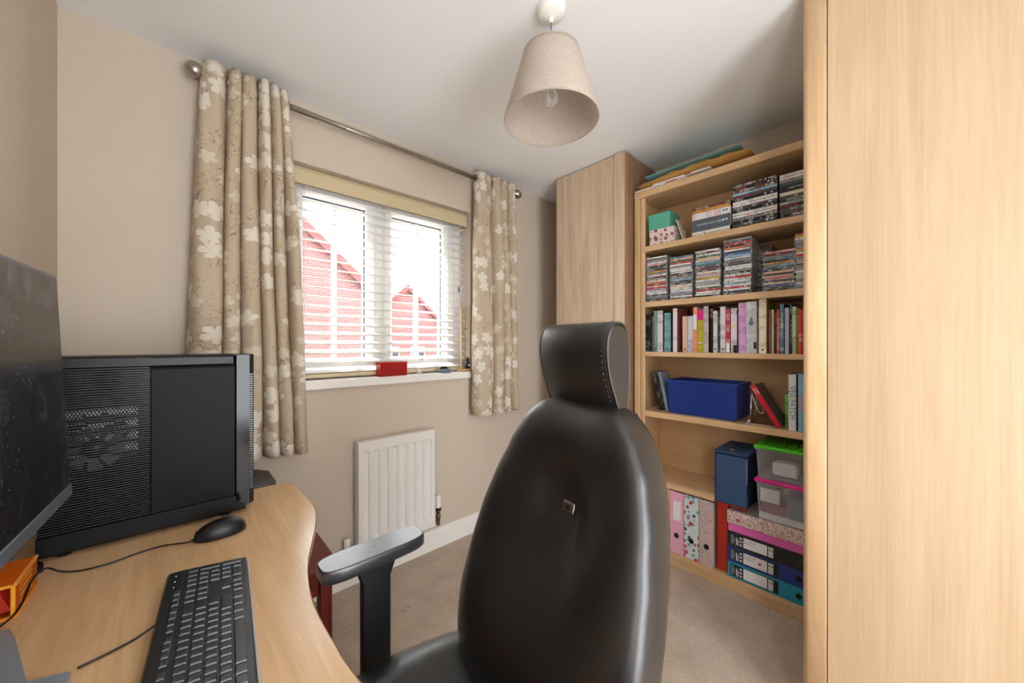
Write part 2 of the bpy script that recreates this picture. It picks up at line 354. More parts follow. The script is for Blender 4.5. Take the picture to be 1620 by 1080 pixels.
# ------------------------------------------------------------------ mesh helpers
class MB:
    def __init__(self): self.v = []; self.f = []; self.mi = []; self.sm = []; self.uv = None
    def add(self, vs, fs, mi=0, smooth=False):
        o = len(self.v); self.v += [tuple(p) for p in vs]
        for f in fs: self.f.append(tuple(i + o for i in f)); self.mi.append(mi); self.sm.append(smooth)
        return self
    def box(self, x0, x1, y0, y1, z0, z1, c=0.0, mi=0):
        if x1 < x0: x0, x1 = x1, x0
        if y1 < y0: y0, y1 = y1, y0
        if z1 < z0: z0, z1 = z1, z0
        c = min(c, (x1 - x0) * .49, (y1 - y0) * .49, (z1 - z0) * .49)
        if c <= 0:
            V = [(x, y, z) for z in (z0, z1) for y in (y0, y1) for x in (x0, x1)]
            return self.add(V, [(0, 2, 3, 1), (4, 5, 7, 6), (0, 1, 5, 4), (2, 6, 7, 3), (0, 4, 6, 2), (1, 3, 7, 5)], mi)
        V = []; idx = {}
        for i, (X, sx) in enumerate(((x0, 1), (x1, -1))):
            for j, (Y, sy) in enumerate(((y0, 1), (y1, -1))):
                for k, (Z, sz) in enumerate(((z0, 1), (z1, -1))):
                    for a, p in enumerate(((X, Y + sy * c, Z + sz * c), (X + sx * c, Y, Z + sz * c), (X + sx * c, Y + sy * c, Z))):
                        idx[i, j, k, a] = len(V); V.append(p)
        q = lambda *t: idx[t]
        Fs = []
        for i in (0, 1):
            Fs.append([q(i, 0, 0, 0), q(i, 0, 1, 0), q(i, 1, 1, 0), q(i, 1, 0, 0)])
            Fs.append([q(0, i, 0, 1), q(1, i, 0, 1), q(1, i, 1, 1), q(0, i, 1, 1)])
            Fs.append([q(0, 0, i, 2), q(0, 1, i, 2), q(1, 1, i, 2), q(1, 0, i, 2)])
            for j in (0, 1):
                Fs.append([q(i, j, 0, 0), q(i, j, 1, 0), q(i, j, 1, 1), q(i, j, 0, 1)])
                Fs.append([q(i, 0, j, 0), q(i, 0, j, 2), q(i, 1, j, 2), q(i, 1, j, 0)])
                Fs.append([q(0, i, j, 1), q(0, i, j, 2), q(1, i, j, 2), q(1, i, j, 1)])
                for k in (0, 1): Fs.append([q(i, j, k, 0), q(i, j, k, 1), q(i, j, k, 2)])
        C = ((x0 + x1) / 2, (y0 + y1) / 2, (z0 + z1) / 2)
        out = []
        for f in Fs:
            P = [Vector(V[i]) for i in f]; n = (P[1] - P[0]).cross(P[2] - P[0])
            m = sum(P, Vector()) / len(P) - Vector(C)
            out.append(tuple(f) if n.dot(m) > 0 else tuple(reversed(f)))
        return self.add(V, out, mi)
    def prism(self, pts, z0, z1, mi=0, mi_side=None, axis='Z', smooth=False):
        n = len(pts)
        a = sum(pts[i][0] * pts[(i + 1) % n][1] - pts[(i + 1) % n][0] * pts[i][1] for i in range(n))
        if a < 0: pts = pts[::-1]
        mp = {'Z': lambda p, z: (p[0], p[1], z), 'X': lambda p, z: (z, p[0], p[1]), 'Y': lambda p, z: (p[1], z, p[0])}[axis]
        V = [mp(p, z0) for p in pts] + [mp(p, z1) for p in pts]
        self.add(V, [tuple(range(n - 1, -1, -1)), tuple(range(n, 2 * n))], mi)
        o = len(self.v) - 2 * n
        for i in range(n):
            j = (i + 1) % n
            self.f.append((o + i, o + j, o + n + j, o + n + i)); self.mi.append(mi if mi_side is None else mi_side); self.sm.append(smooth)
        return self
    def tube(self, pts, r, n=8, mi=0, cap=True):
        pts = [Vector(p) for p in pts]; rs = r if isinstance(r, (list, tuple)) else [r] * len(pts)
        V = []; up = Vector((0, 0, 1)); prev = None
        for i, p in enumerate(pts):
            t = (pts[min(i + 1, len(pts) - 1)] - pts[max(i - 1, 0)]).normalized()
            if prev is None:
                a = t.cross(up if abs(t.z) < 0.9 else Vector((1, 0, 0))).normalized()
            else: a = (prev - t * prev.dot(t)).normalized()
            prev = a; b = t.cross(a)
            for k in range(n):
                th = 2 * PI * k / n
                V.append(p + (a * math.cos(th) + b * math.sin(th)) * rs[i])
        F = []
        for i in range(len(pts) - 1):
            for k in range(n):
                F.append((i * n + k, i * n + (k + 1) % n, (i + 1) * n + (k + 1) % n, (i + 1) * n + k))
        self.add(V, F, mi, True)
        if cap:
            o = len(self.v) - len(V)
            self.f += [tuple(o + k for k in range(n - 1, -1, -1)), tuple(o + len(V) - n + k for k in range(n))]
            self.mi += [mi, mi]; self.sm += [False, False]
        return self
    def lathe(self, prof, n=24, c=(0, 0), mi=0, smooth=True, closed=False):
        V = []
        for r, z in prof:
            for k in range(n):
                th = 2 * PI * k / n; V.append((c[0] + r * math.cos(th), c[1] + r * math.sin(th), z))
        F = []
        for i in range(len(prof) - 1):
            for k in range(n):
                F.append((i * n + k, i * n + (k + 1) % n, (i + 1) * n + (k + 1) % n, (i + 1) * n + k))
        return self.add(V, F, mi, smooth)
    def grid(self, P, mi=0, smooth=True, wrap_u=False, wrap_v=False, flip=False):
        nu, nv = len(P), len(P[0]); V = [p for row in P for p in row]; F = []
        for i in range(nu if wrap_u else nu - 1):
            for j in range(nv if wrap_v else nv - 1):
                q = (i * nv + j, ((i + 1) % nu) * nv + j, ((i + 1) % nu) * nv + (j + 1) % nv, i * nv + (j + 1) % nv)
                F.append(q[::-1] if flip else q)
        return self.add(V, F, mi, smooth)
    def xf(self, M):
        self.v = [tuple(M @ Vector(p)) for p in self.v]; return self
    def mesh(self, name, mats):
        me = bpy.data.meshes.new(name)
        me.from_pydata(self.v, [], self.f)
        for m in (mats if isinstance(mats, (list, tuple)) else [mats]): me.materials.append(MAT[m] if isinstance(m, str) else m)
        me.polygons.foreach_set('material_index', self.mi)
        me.polygons.foreach_set('use_smooth', self.sm)
        if self.uv:
            ul = me.uv_layers.new(name='UVMap')
            for lp in me.loops: ul.data[lp.index].uv = self.uv[lp.vertex_index]
        me.update(); return me

def tag(o, label=None, cat=None, group=None, kind=None):
    if label: o['label'] = label
    if cat: o['category'] = cat
    if group: o['group'] = group
    if kind: o['kind'] = kind
    return o
def thing(name, label, cat, loc=(0, 0, 0), rotz=0.0, group=None):
    o = bpy.data.objects.new(name, None); COL.objects.link(o)
    o.empty_display_size = 0.05
    o.location = loc; o.rotation_euler = (0, 0, rotz)
    return tag(o, label, cat, group)
def link_mesh(name, me, parent=None, loc=None, rot=None, label=None):
    o = bpy.data.objects.new(name, me); COL.objects.link(o)
    if parent is not None: o.parent = parent
    if loc is not None: o.location = loc
    if rot is not None: o.rotation_euler = rot
    if label: o['label'] = label
    return o
def part(name, mb, mat, parent, world=False, label=None, bevel=0.0, segs=2, recalc=False):
    """link the builder as ONE mesh; WORLD: the coordinates are the room's, the parent is unrotated"""
    if world and parent is not None:
        q = parent; off = Vector((0, 0, 0))
        while q is not None: off += Vector(q.location); q = q.parent
        mb.v = [(p[0] - off.x, p[1] - off.y, p[2] - off.z) for p in mb.v]
    me = mb.mesh(name, mat)
    if recalc:
        b = bmesh.new(); b.from_mesh(me); bmesh.ops.recalc_face_normals(b, faces=b.faces); b.to_mesh(me); b.free()
    o = link_mesh(name, me, parent, label=label)
    if bevel:
        md = o.modifiers.new('edge', 'BEVEL'); md.width = bevel; md.segments = segs; md.limit_method = 'ANGLE'; md.angle_limit = math.radians(40)
    return o
def solo(name, mb, mat, label, cat, group=None, origin=None, kind=None, bevel=0.0):
    """a thing that is one mesh, its origin at ORIGIN (room coordinates)"""
    if origin is not None: mb.v = [(p[0] - origin[0], p[1] - origin[1], p[2] - origin[2]) for p in mb.v]
    o = link_mesh(name, mb.mesh(name, mat), None, origin)
    if bevel:
        md = o.modifiers.new('edge', 'BEVEL'); md.width = bevel; md.segments = 2; md.limit_method = 'ANGLE'; md.angle_limit = math.radians(40)
    return tag(o, label, cat, group, kind)
def structure(name, mb, mat, parent=None):
    o = link_mesh(name, mb.mesh(name, mat), parent)
    if parent is None: o['kind'] = 'structure'
    return o

# lettering: every string is turned into a flat mesh once, before the scene fills up
STR = ['DOWNTON ABBEY', 'WESTWORLD', 'ENIGMA', 'CHAPPIE', 'VEG PATCH', 'DYNASTIES', 'Household', 'insurance', 'Enter', 'Num', 'Shift', 'Ctrl', 'Alt', 'Del', 'End', 'Ins', 'Home', 'PgUp', 'PgDn', 'Esc', 'Tab', 'Caps', 'Bksp', 'Ps', 'Sl', 'Pb', 'F1', 'F2', 'F3', 'F4', 'F5', 'F6', 'F7', 'F8', 'F9', 'F10', 'F11', 'F12', 'Fn', 'GIRLS', 'THE', 'BEAUTIFUL']
STR += list('ABCDEFGHIJKLMNOPQRSTUVWXYZ0123456789-=[];\'#,./\\+*`<>^v')
TXT = {}
def make_text():
    tmp = []
    for s in STR:
        if s in TXT: continue
        cu = bpy.data.curves.new('lettering', 'FONT'); cu.body = s; cu.size = 1.0; cu.resolution_u = 2
        cu.align_x = 'CENTER'; cu.align_y = 'CENTER'
        o = bpy.data.objects.new('lettering', cu); COL.objects.link(o); tmp.append((s, o)); TXT[s] = None
    bpy.context.view_layer.update(); dg = bpy.context.evaluated_depsgraph_get()
    for s, o in tmp:
        me = bpy.data.meshes.new_from_object(o.evaluated_get(dg))
        TXT[s] = ([tuple(v.co) for v in me.vertices], [tuple(p.vertices) for p in me.polygons])
        bpy.data.meshes.remove(me)
    for s, o in tmp:
        cu = o.data; bpy.data.objects.remove(o); bpy.data.curves.remove(cu)
make_text()
def text_mb(mb, s, size, origin, ux, uy, mi=0, wide=1.0):
    """lettering laid at ORIGIN with text direction UX and text up UY"""
    V, F = TXT[s]; o = Vector(origin); ux = Vector(ux); uy = Vector(uy)
    return mb.add([o + ux * (x * size * wide) + uy * (y * size) for x, y, z in V], F, mi)

# ================================================================== THE ROOM
XL, XR, YW, ZC = -0.29, 2.36, 1.958, 2.40
DY0, DY1 = -0.80, -0.48
BD0, BD1 = -0.05, 0.85
YB = -1.25                       # the room runs on behind the camera
WX0, WX1, WZ0, WZ1 = 0.36, 1.44, 1.045, 2.113
YG = 2.16                        # outer face of the wall
structure('floor', MB().box(XL - .1, XR + .1, YB, YG + .05, -0.06, 0.0), 'carpet')
structure('ceiling', MB().box(XL - .12, XR + .12, YB, YG + .1, ZC, ZC + 0.15), 'ceil')
wl_ = MB()                       # unseen gap behind the camera, added to light the wardrobe and bookcase
wl_.box(XL - 0.12, XL, DY1, YG, 0, ZC); wl_.box(XL - 0.12, XL, YB, DY0, 0, ZC); wl_.box(XL - 0.12, XL, DY0, DY1, 2.06, ZC)
structure('wall_left', wl_, 'wall')
structure('wall_right', MB().box(XR, XR + 0.12, YB, YG, 0, ZC), 'wall')
rb = MB()                        # second unseen opening, added so sky light fills the window wall
rb.box(XL, BD0, YB - .12, YB, 0, ZC); rb.box(BD1, XR, YB - .12, YB, 0, ZC); rb.box(BD0, BD1, YB - .12, YB, 2.06, ZC)
structure('wall_back', rb, 'wall')
wb = MB()
wb.box(XL, WX0, YW, YG + .1, 0, ZC); wb.box(WX1, XR, YW, YG + .1, 0, ZC)
wb.box(WX0, WX1, YW, YG + .1, 0, WZ0 - .02); wb.box(WX0, WX1, YW, YG + .1, WZ1, ZC)
structure('wall_window', wb, 'wall')
def skirting(name, p0, p1, n):
    """moulded skirting board from P0 to P1, its face towards N"""
    prof = [(0, 0), (0.018, 0), (0.018, 0.078), (0.0145, 0.085), (0.0145, 0.090), (0.009, 0.100), (0.006, 0.112), (0, 0.115)]
    mb = MB(); V = []
    for p in (p0, p1):
        for d, z in prof: V.append((p[0] + n[0] * d, p[1] + n[1] * d, z))
    k = len(prof)
    F = [(i, (i + 1) % k, k + (i + 1) % k, k + i) for i in range(k)] + [tuple(range(k - 1, -1, -1)), tuple(range(k, 2 * k))]
    mb.add(V, F)
    o = structure(name, mb, 'white_gloss')
    b = bmesh.new(); b.from_mesh(o.data); bmesh.ops.recalc_face_normals(b, faces=b.faces); b.to_mesh(o.data); b.free()
skirting('baseboard_window', (XL + .019, YW), (XR, YW), (0, -1))
skirting('baseboard_left', (XL, DY1), (XL, YW), (1, 0))

# window: frame, two sashes with panes and glazing bars, sill
win = thing('window_1', 'white double casement window behind the venetian blind', 'window', (0.9, 2.1, WZ0))
del win['category']; win['kind'] = 'structure'; del win['label']
fy0, fy1 = 2.075, 2.145
fr = MB()
fr.box(WX0, 0.425, fy0, fy1, WZ0, WZ1, .004); fr.box(1.345, WX1, fy0, fy1, WZ0, WZ1, .004)
fr.box(0.425, 1.345, fy0, fy1, WZ1 - .06, WZ1, .004); fr.box(0.425, 1.345, fy0, fy1, WZ0, WZ0 + .06, .004)
fr.box(0.845, 0.895, fy0, fy1, WZ0 + .06, WZ1 - .06, .004)
part('window_frame', fr, 'upvc', win, True)
for a, b in ((0.425, 0.845), (0.895, 1.345)):
    s = MB(); z0, z1 = WZ0 + .06, WZ1 - .06; t = .052
    s.box(a, a + t, fy0 - .012, fy1 - .01, z0, z1, .005); s.box(b - t, b, fy0 - .012, fy1 - .01, z0, z1, .005)
    s.box(a + t, b - t, fy0 - .012, fy1 - .01, z0, z0 + t, .005); s.box(a + t, b - t, fy0 - .012, fy1 - .01, z1 - t, z1, .005)
    so = part('sash', s, 'upvc', win, True)
    g = MB(); e = .006
    A, B, C0, C1 = a + t, b - t, z0 + t, z1 - t
    g.box(A, A + e, fy0 + .01, fy0 + .02, C0, C1); g.box(B - e, B, fy0 + .01, fy0 + .02, C0, C1)
    g.box(A + e, B - e, fy0 + .01, fy0 + .02, C0, C0 + e); g.box(A + e, B - e, fy0 + .01, fy0 + .02, C1 - e, C1)
    part('gasket', g, 'gasket', so, True)
    m = (A + B) / 2
    part('glazing_bar', MB().box(m - .011, m + .011, fy0 + .012, fy0 + .045, C0, C1, .003), 'upvc', so, True)
    for p, q in ((A, m - .011), (m + .011, B)):
        part('pane', MB().box(p, q, fy0 + .026, fy0 + .030, C0, C1), 'glass', so, True)
part('window_sill', MB().box(WX0 - .02, WX1 + .025, 1.925, 2.08, WZ0 - .022, WZ0 + .022, .006), 'white_gloss', win, True)
part('outer_sill', MB().box(WX0, WX1, 2.145, 2.30, WZ0 - .05, WZ0 - .01, .004), 'upvc', win, True)

# houses across the way (the room is upstairs)
GZ = -2.75
structure('floor_outside', MB().box(-40, 60, 2.6, 80, GZ - .2, GZ), 'grass')
def house(x0, x1, y0, y1, eave, ridge, label, wins):
    """gable end towards the room, ridge running away from it"""
    h = thing('brick_house', label, 'house', ((x0 + x1) / 2, y0, GZ), 0, 'houses across the way')
    xm = (x0 + x1) / 2
    w_ = MB().prism([(GZ, x0), (eave, x0), (ridge, xm), (eave, x1), (GZ, x1)], y0, y1, axis='Y')
    part('wall', w_, 'brick', h, True, recalc=True)
    for s in (-1, 1):
        xe = xm + s * ((x1 - x0) / 2 + .35); sl = (ridge - eave) / ((x1 - x0) / 2); ze = ridge - sl * ((x1 - x0) / 2 + .35)
        part('roof_slope', MB().prism([(ridge + .05, xm), (ridge + .2, xm), (ze + .2, xe), (ze + .05, xe)], y0 - .25, y1, axis='Y'), 'rooftile', h, True, recalc=True)
        part('barge_board', MB().prism([(ridge - .16, xm), (ridge + .04, xm), (ze + .04, xe), (ze - .16, xe)], y0 - .27, y0 - .22, axis='Y'), 'rooftile', h, True, recalc=True)
    for (wx, wz, ww, wh) in wins:
        o = part('house_window', MB().box(wx, wx + ww, y0 - .05, y0 + .02, wz, wz + wh, .01), 'upvc', h, True)
        for i in range(2):
            part('house_pane', MB().box(wx + .07 + i * (ww / 2 - .02), wx + ww / 2 - .04 + i * (ww / 2 - .02), y0 - .06, y0 - .045, wz + .07, wz + wh - .07), 'blk_gloss', o, True)
house(-0.6, 5.2, 13, 21, 3.0, 5.6, 'red brick gable house filling the left half of the window', [(1.5, -.9, 1.2, 1.2)])
house(8.6, 15.6, 24, 32, 2.1, 5.2, 'smaller red brick house seen through the right half of the window', [(10.4, -.2, 1.1, 1.2), (12.4, -.2, 1.1, 1.2)])

# ================================================================== CURTAINS, POLE, BLIND
PY, PZ = 1.880, 2.312
pole = thing('curtain_pole', 'brushed steel curtain pole with oval end knobs above the window', 'curtain pole', (0.9, PY, PZ))
part('rod', MB().tube([(0.104, PY, PZ), (1.752, PY, PZ)], 0.0125, 16), 'steel', pole, True)
part('inner_rod', MB().tube([(0.62, PY, PZ), (0.625, PY, PZ), (1.75, PY, PZ)], [0.0125, 0.0135, 0.0135], 16), 'steel', pole, True)
for s, x in ((-1, 0.108), (1, 1.748)):
    f = MB()
    prof = [(0.0, 0), (.016, 0), (.017, .006), (.011, .010), (.011, .014), (.021, .022), (.029, .034), (.032, .048), (.029, .062), (.020, .074), (.008, .080), (0.0005, .081)]
    f.lathe(prof, 20)
    f.xf(Matrix.Translation((x, PY, PZ)) @ Matrix.Rotation(s * PI / 2, 4, 'Y'))
    part('finial', f, 'steel', pole, True)
for x in (0.112, 1.735):
    b = MB().tube([(x, PY, PZ - .02), (x, PY + .03, PZ - .024), (x, YW - .004, PZ - .024)], .006, 8)
    b.lathe([(0.0, 0), (.022, 0), (.022, .006), (0.0, .008)], 16)
    n0 = len(b.v) - 64
    for i in range(n0, len(b.v)):
        p = b.v[i]; b.v[i] = (x + p[0], YW - .001 - p[2], PZ - .024 + p[1])
    part('bracket', b, 'steel', pole, True)

def curtain(label, lobes, xt, xb, zt, zb, amp, seed, group='floral curtains'):
    rnd = random.Random(seed)
    root = thing('curtain', label, 'curtain', ((xt[0] + xt[1]) / 2, PY, PZ), 0, group)
    NS, NZ = 18, 46
    ph = [rnd.uniform(0, 6.28) for _ in lobes]; am = [rnd.uniform(.8, 1.15) for _ in lobes]
    P = []; UV = []
    for iz in range(NZ + 1):
        tz = iz / NZ; z = zt + (zb - zt) * tz
        e = tz ** 0.8
        row = []; arc = 0.0; prev = None; uvr = []
        for li in range(len(lobes) - 1):
            a, b = lobes[li], lobes[li + 1]
            for k in range(NS + (1 if li == len(lobes) - 2 else 0)):
                s = k / NS
                f = a + (b - a) * (s - 0.10 * math.sin(2 * PI * s) * (1 if tz < .9 else .7))
                x0 = xt[0] + (xt[1] - xt[0]) * f; x1 = xb[0] + (xb[1] - xb[0]) * f
                x = x0 + (x1 - x0) * e + .006 * math.sin(4.5 * z + ph[li]) * math.sin(PI * s)
                A = amp * am[li] * (0.85 + .35 * e)
                y = PY + A * .55 - A * 1.6 * abs(math.sin(PI * s)) ** 0.62 * (1 - .12 * math.sin(3.1 * z + ph[li]))
                y += .004 * math.sin(11 * z + 5 * f * 6)
                y = min(y, YW - .008)
                p = (x, y, z + .004 * math.sin(9 * f + seed))
                if prev is not None: arc += math.dist((p[0], p[1]), (prev[0], prev[1]))
                prev = p; row.append(p); uvr.append(arc)
        ref = 1.35 * (xt[1] - xt[0]) * 2.2 / max(arc, .01)
        P.append(row); UV += [(u * ref, z) for u in uvr]
    mb = MB().grid(P, 0, True); mb.uv = UV
    o = part('fabric', mb, 'curtain', root, True)
    md = o.modifiers.new('cloth', 'SOLIDIFY'); md.thickness = .003; md.offset = 0
    hem = [list(r) for r in P[-3:]]
    for li in range(len(lobes)):
        x = xt[0] + (xt[1] - xt[0]) * lobes[li]
        r = MB(); ring = []
        for i in range(18):
            th = 2 * PI * i / 18
            ring.append([(x + (.0035 * math.cos(q)), PY + (.021 + .005 * math.sin(q)) * math.cos(th), PZ + (.021 + .005 * math.sin(q)) * math.sin(th)) for q in [2 * PI * k / 6 for k in range(6)]])
        r.grid(ring, 0, True, True, True)
        part('eyelet', r, 'steel', root, True)
    return root
curtain('long floral beige curtain left of the window, behind the computer', [0, .27, .42, .60, .735, .865, 1.0], (0.082, 0.375), (0.02, 0.455), 2.357, 0.762, .050, 3)
curtain('floral beige curtain right of the window, beside the tall oak cabinet', [0, .40, .63, .82, 1.0], (1.425, 1.735), (1.41, 1.785), 2.352, 0.785, .046, 8)

# venetian blind
BY = 2.028
blind = thing('venetian_blind', 'white wooden venetian blind with cream valance in the window', 'blind', (0.9, BY, WZ0))
part('headrail', MB().box(WX0 + .01, WX1 - .01, BY - .026, BY + .026, WZ1 - .055, WZ1 - .002, .002), 'valance', blind, True)
part('valance', MB().box(WX0 + .004, WX1 - .004, BY - .040, BY - .028, WZ1 - .088, WZ1 - .018, .004), 'valance', blind, True)
pitch = 0.0470; nsl = 20; ztop = WZ1 - .105
sl = MB(); L0, L1 = WX0 + .012, WX1 - .012
cur = []
for i in range(7):
    s = -1 + i / 3.0
    cur.append((s * .025, -.0035 * s * s))
tl = 0.0
top = []; bot = []
for y, z in cur:
    yy = y * math.cos(tl) - z * math.sin(tl); zz = y * math.sin(tl) + z * math.cos(tl)
    top.append((yy, zz + .0014)); bot.append((yy, zz - .0014))
ol = top + bot[::-1]
V = [(L0 - .9, p[0], p[1]) for p in ol] + [(L1 - .9, p[0], p[1]) for p in ol]; k = len(ol)
sl.add(V, [(i, (i + 1) % k, k + (i + 1) % k, k + i) for i in range(k)], 0, False)
sl.f += [tuple(range(k - 1, -1, -1)), tuple(range(k, 2 * k))]; sl.mi += [0, 0]; sl.sm += [False, False]
slm = sl.mesh('slat', 'slat')
b_ = bmesh.new(); b_.from_mesh(slm); bmesh.ops.recalc_face_normals(b_, faces=b_.faces); b_.to_mesh(slm); b_.free()
for i in range(nsl):                      # the ladder cords let the lower slats tip further
    z_ = ztop - i * pitch
    link_mesh('slat', slm, blind, (0, 0, z_ - WZ0), (math.radians(1 + 30 * max(0.0, (2.0 - z_) / .9) ** 1.5), 0, 0))
zb_ = WZ0 + .030
part('bottom_rail', MB().box(L0, L1, BY - .026, BY + .026, zb_, zb_ + .020, .003), 'valance', blind, True)
for x in (0.47, 0.90, 1.335):
    for dy in (-.027, .027):
        part('ladder_cord', MB().tube([(x, BY + dy, WZ1 - .06), (x, BY + dy, zb_ + .01)], .0009, 5), 'cord', blind, True)
for x, z in ((1.372, 1.62), (1.392, 1.14)):
    c = part('pull_cord', MB().tube([(x, BY - .036, WZ1 - .08), (x, BY - .036, z)], .0011, 5), 'cord', blind, True)
    part('tassel', MB().lathe([(0.0, z + .004), (.004, z), (.007, z - .02), (.007, z - .03), (0.0, z - .034)], 10, (x, BY - .036)), 'slate', c, True)

# ================================================================== RADIATOR
rad = thing('radiator', 'white ribbed panel radiator under the window', 'radiator', (0.91, 1.90, 0.0))
rx0, rx1, rz0, rz1, ryf = 0.685, 1.135, 0.172, 0.738, 1.888
# pressed front panel: rounded vertical flutes between flat margins
NX = 8
prof = [(rx0, 0.0)]
mrg = 0.018; fw = (rx1 - rx0 - 2 * mrg) / NX
cols = [rx0, rx0 + mrg * .6]
xs = []
def flute(x):
    t = (x - rx0 - mrg) / fw
    if t < 0 or t > NX: return 0.0
    f = t - math.floor(t)
    return .011 * max(0.0, min(1.0, (math.sin(PI * f) - .45) * 3.2))
xs = [rx0 + (rx1 - rx0) * i / 160 for i in range(161)]
zs = [rz0, rz0 + .030, rz0 + .046, rz0 + .060, rz0 + .075, rz1 - .062, rz1 - .052, rz1 - .046, rz1 - .030, rz1]
def zfac(z):
    if z <= rz0 + .030 or z >= rz1 - .046: return 0.0
    if z < rz0 + .075: return (z - rz0 - .030) / .045
    if z > rz1 - .055: return (rz1 - .046 - z) / .009
    return 1.0
P = [[(x, ryf + flute(x) * zfac(z), z) for x in xs] for z in zs]
fp = MB().grid(P, 0, False)
fp.box(rx0, rx1, ryf + .0005, ryf + .004, rz1 - .002, rz1 + .004)
part('front_panel', fp, 'radiator', rad, True)
sp = MB().box(rx0, rx0 + .004, ryf, 1.938, rz0, rz1, .001); sp.box(rx1 - .004, rx1, ryf, 1.938, rz0, rz1, .001)
sp.box(rx0 + .004, rx1 - .004, 1.905, 1.93, rz0 + .01, rz1 - .01)
part('side_casing', sp, 'radiator', rad, True)
part('top_grille', MB().box(rx0, rx1, ryf + .004, 1.938, rz1 - .006, rz1 + .002, .001), 'radiator', rad, True)
for x in (rx0 + .1, rx1 - .1):
    part('wall_bracket', MB().box(x - .015, x + .015, 1.93, YW, rz0 + .05, rz1 - .05), 'radiator', rad, True)
vx = rx1 + .034
tv = part('valve_body', MB().tube([(rx1, 1.915, .200), (vx - .008, 1.915, .200)], .009, 10).lathe([(0, .155), (.011, .155), (.013, .165), (.010, .172), (.010, .188), (.014, .192), (.014, .212), (.011, .216), (.011, .235), (.015, .238), (.015, .248), (0, .248)], 14, (vx, 1.915)), 'brass', rad, True)
part('valve_collar', MB().lathe([(0, .248), (.019, .248), (.020, .256), (.019, .262), (0, .262)], 16, (vx, 1.915)), 'blk_plastic', tv, True)
part('valve_head', MB().lathe([(0, .262), (.0175, .262), (.0185, .27), (.0185, .312), (.0165, .328), (.010, .334), (0, .335)], 20, (vx, 1.915)), 'white_gloss', tv, True)
part('supply_pipe', MB().tube([(vx, 1.915, .165), (vx, YW, .165)], .0075, 10), 'brass', rad, True)
lx = rx0 - .045
part('lockshield_cap', MB().lathe([(0, .215), (.014, .215), (.015, .222), (.015, .255), (.012, .262), (0, .263)], 16, (lx, 1.915)), 'white_gloss', rad, True)
part('lockshield_body', MB().tube([(rx0, 1.915, .200), (lx, 1.915, .200)], .008, 10).tube([(lx, 1.915, .185), (lx, 1.915, .215)], .009, 10).tube([(lx, 1.915, .195), (lx, YW, .195)], .007, 10), 'chrome', rad, True)

# ================================================================== PENDANT LAMP
LX, LY = 0.948, 0.825
lamp = thing('pendant_lamp', 'pendant lamp with tapered linen shade hanging from the ceiling', 'lamp', (LX, LY, ZC))
part('ceiling_rose', MB().lathe([(0.001, 2.360), (.016, 2.360), (.020, 2.364), (.038, 2.368), (.046, 2.375), (.048, 2.4)], 28, (LX, LY)), 'white_gloss', lamp, True)
part('cord_grip', MB().lathe([(.003, 2.346), (.007, 2.348), (.010, 2.361)], 16, (LX, LY)), 'white_gloss', lamp, True)
part('cord', MB().tube([(LX, LY, 2.36), (LX, LY, 2.18)], .0028, 8), 'grey_metal', lamp, True)
sh = MB(); n = 56; rt, rb_, zt_, zb2 = .094, .160, 2.238, 2.012
P = []; UV = []
for i in range(12):
    t = i / 11
    P.append([(LX + (rt + (rb_ - rt) * t) * math.cos(2 * PI * k / n), LY + (rt + (rb_ - rt) * t) * math.sin(2 * PI * k / n), zt_ + (zb2 - zt_) * t) for k in range(n)])
sh.grid(P, 0, True, False, True)
so = part('shade', sh, 'shade', lamp, True)
md = so.modifiers.new('card', 'SOLIDIFY'); md.thickness = .0022; md.offset = 0
for r, z in ((rt, zt_), (rb_, zb2)):
    rg = MB(); ring = [[(LX + (r + .0022 * math.cos(q)) * math.cos(2 * PI * k / 48), LY + (r + .0022 * math.cos(q)) * math.sin(2 * PI * k / 48), z + .0028 * math.sin(q)) for q in [2 * PI * j / 6 for j in range(6)]] for k in range(48)]
    rg.grid(ring, 0, True, True, True); part('shade_rim', rg, 'shade', so, True)
rg = MB()
for k in range(3):
    th = 2 * PI * k / 3 + .4
    rg.tube([(LX + .02 * math.cos(th), LY + .02 * math.sin(th), 2.20), (LX + rt * .99 * math.cos(th), LY + rt * .99 * math.sin(th), 2.234)], .0016, 6)
part('shade_ring', rg, 'white_gloss', so, True)
part('lamp_holder', MB().lathe([(0.003, 2.20), (.016, 2.196), (.018, 2.16), (.020, 2.15), (.016, 2.128), (.0, 2.126)], 18, (LX, LY)), 'white_gloss', lamp, True)
part('bulb', MB().lathe([(.0, 2.128), (.010, 2.127), (.012, 2.118), (.019, 2.105), (.0225, 2.09), (.021, 2.077), (.013, 2.067), (.0005, 2.063)], 20, (LX, LY)), 'crystal', lamp, True)
part('filament', MB().tube([(LX - .006, LY, 2.122), (LX - .007, LY, 2.092), (LX + .007, LY, 2.092), (LX + .006, LY, 2.122)], .0012, 6), 'steel', lamp, True)

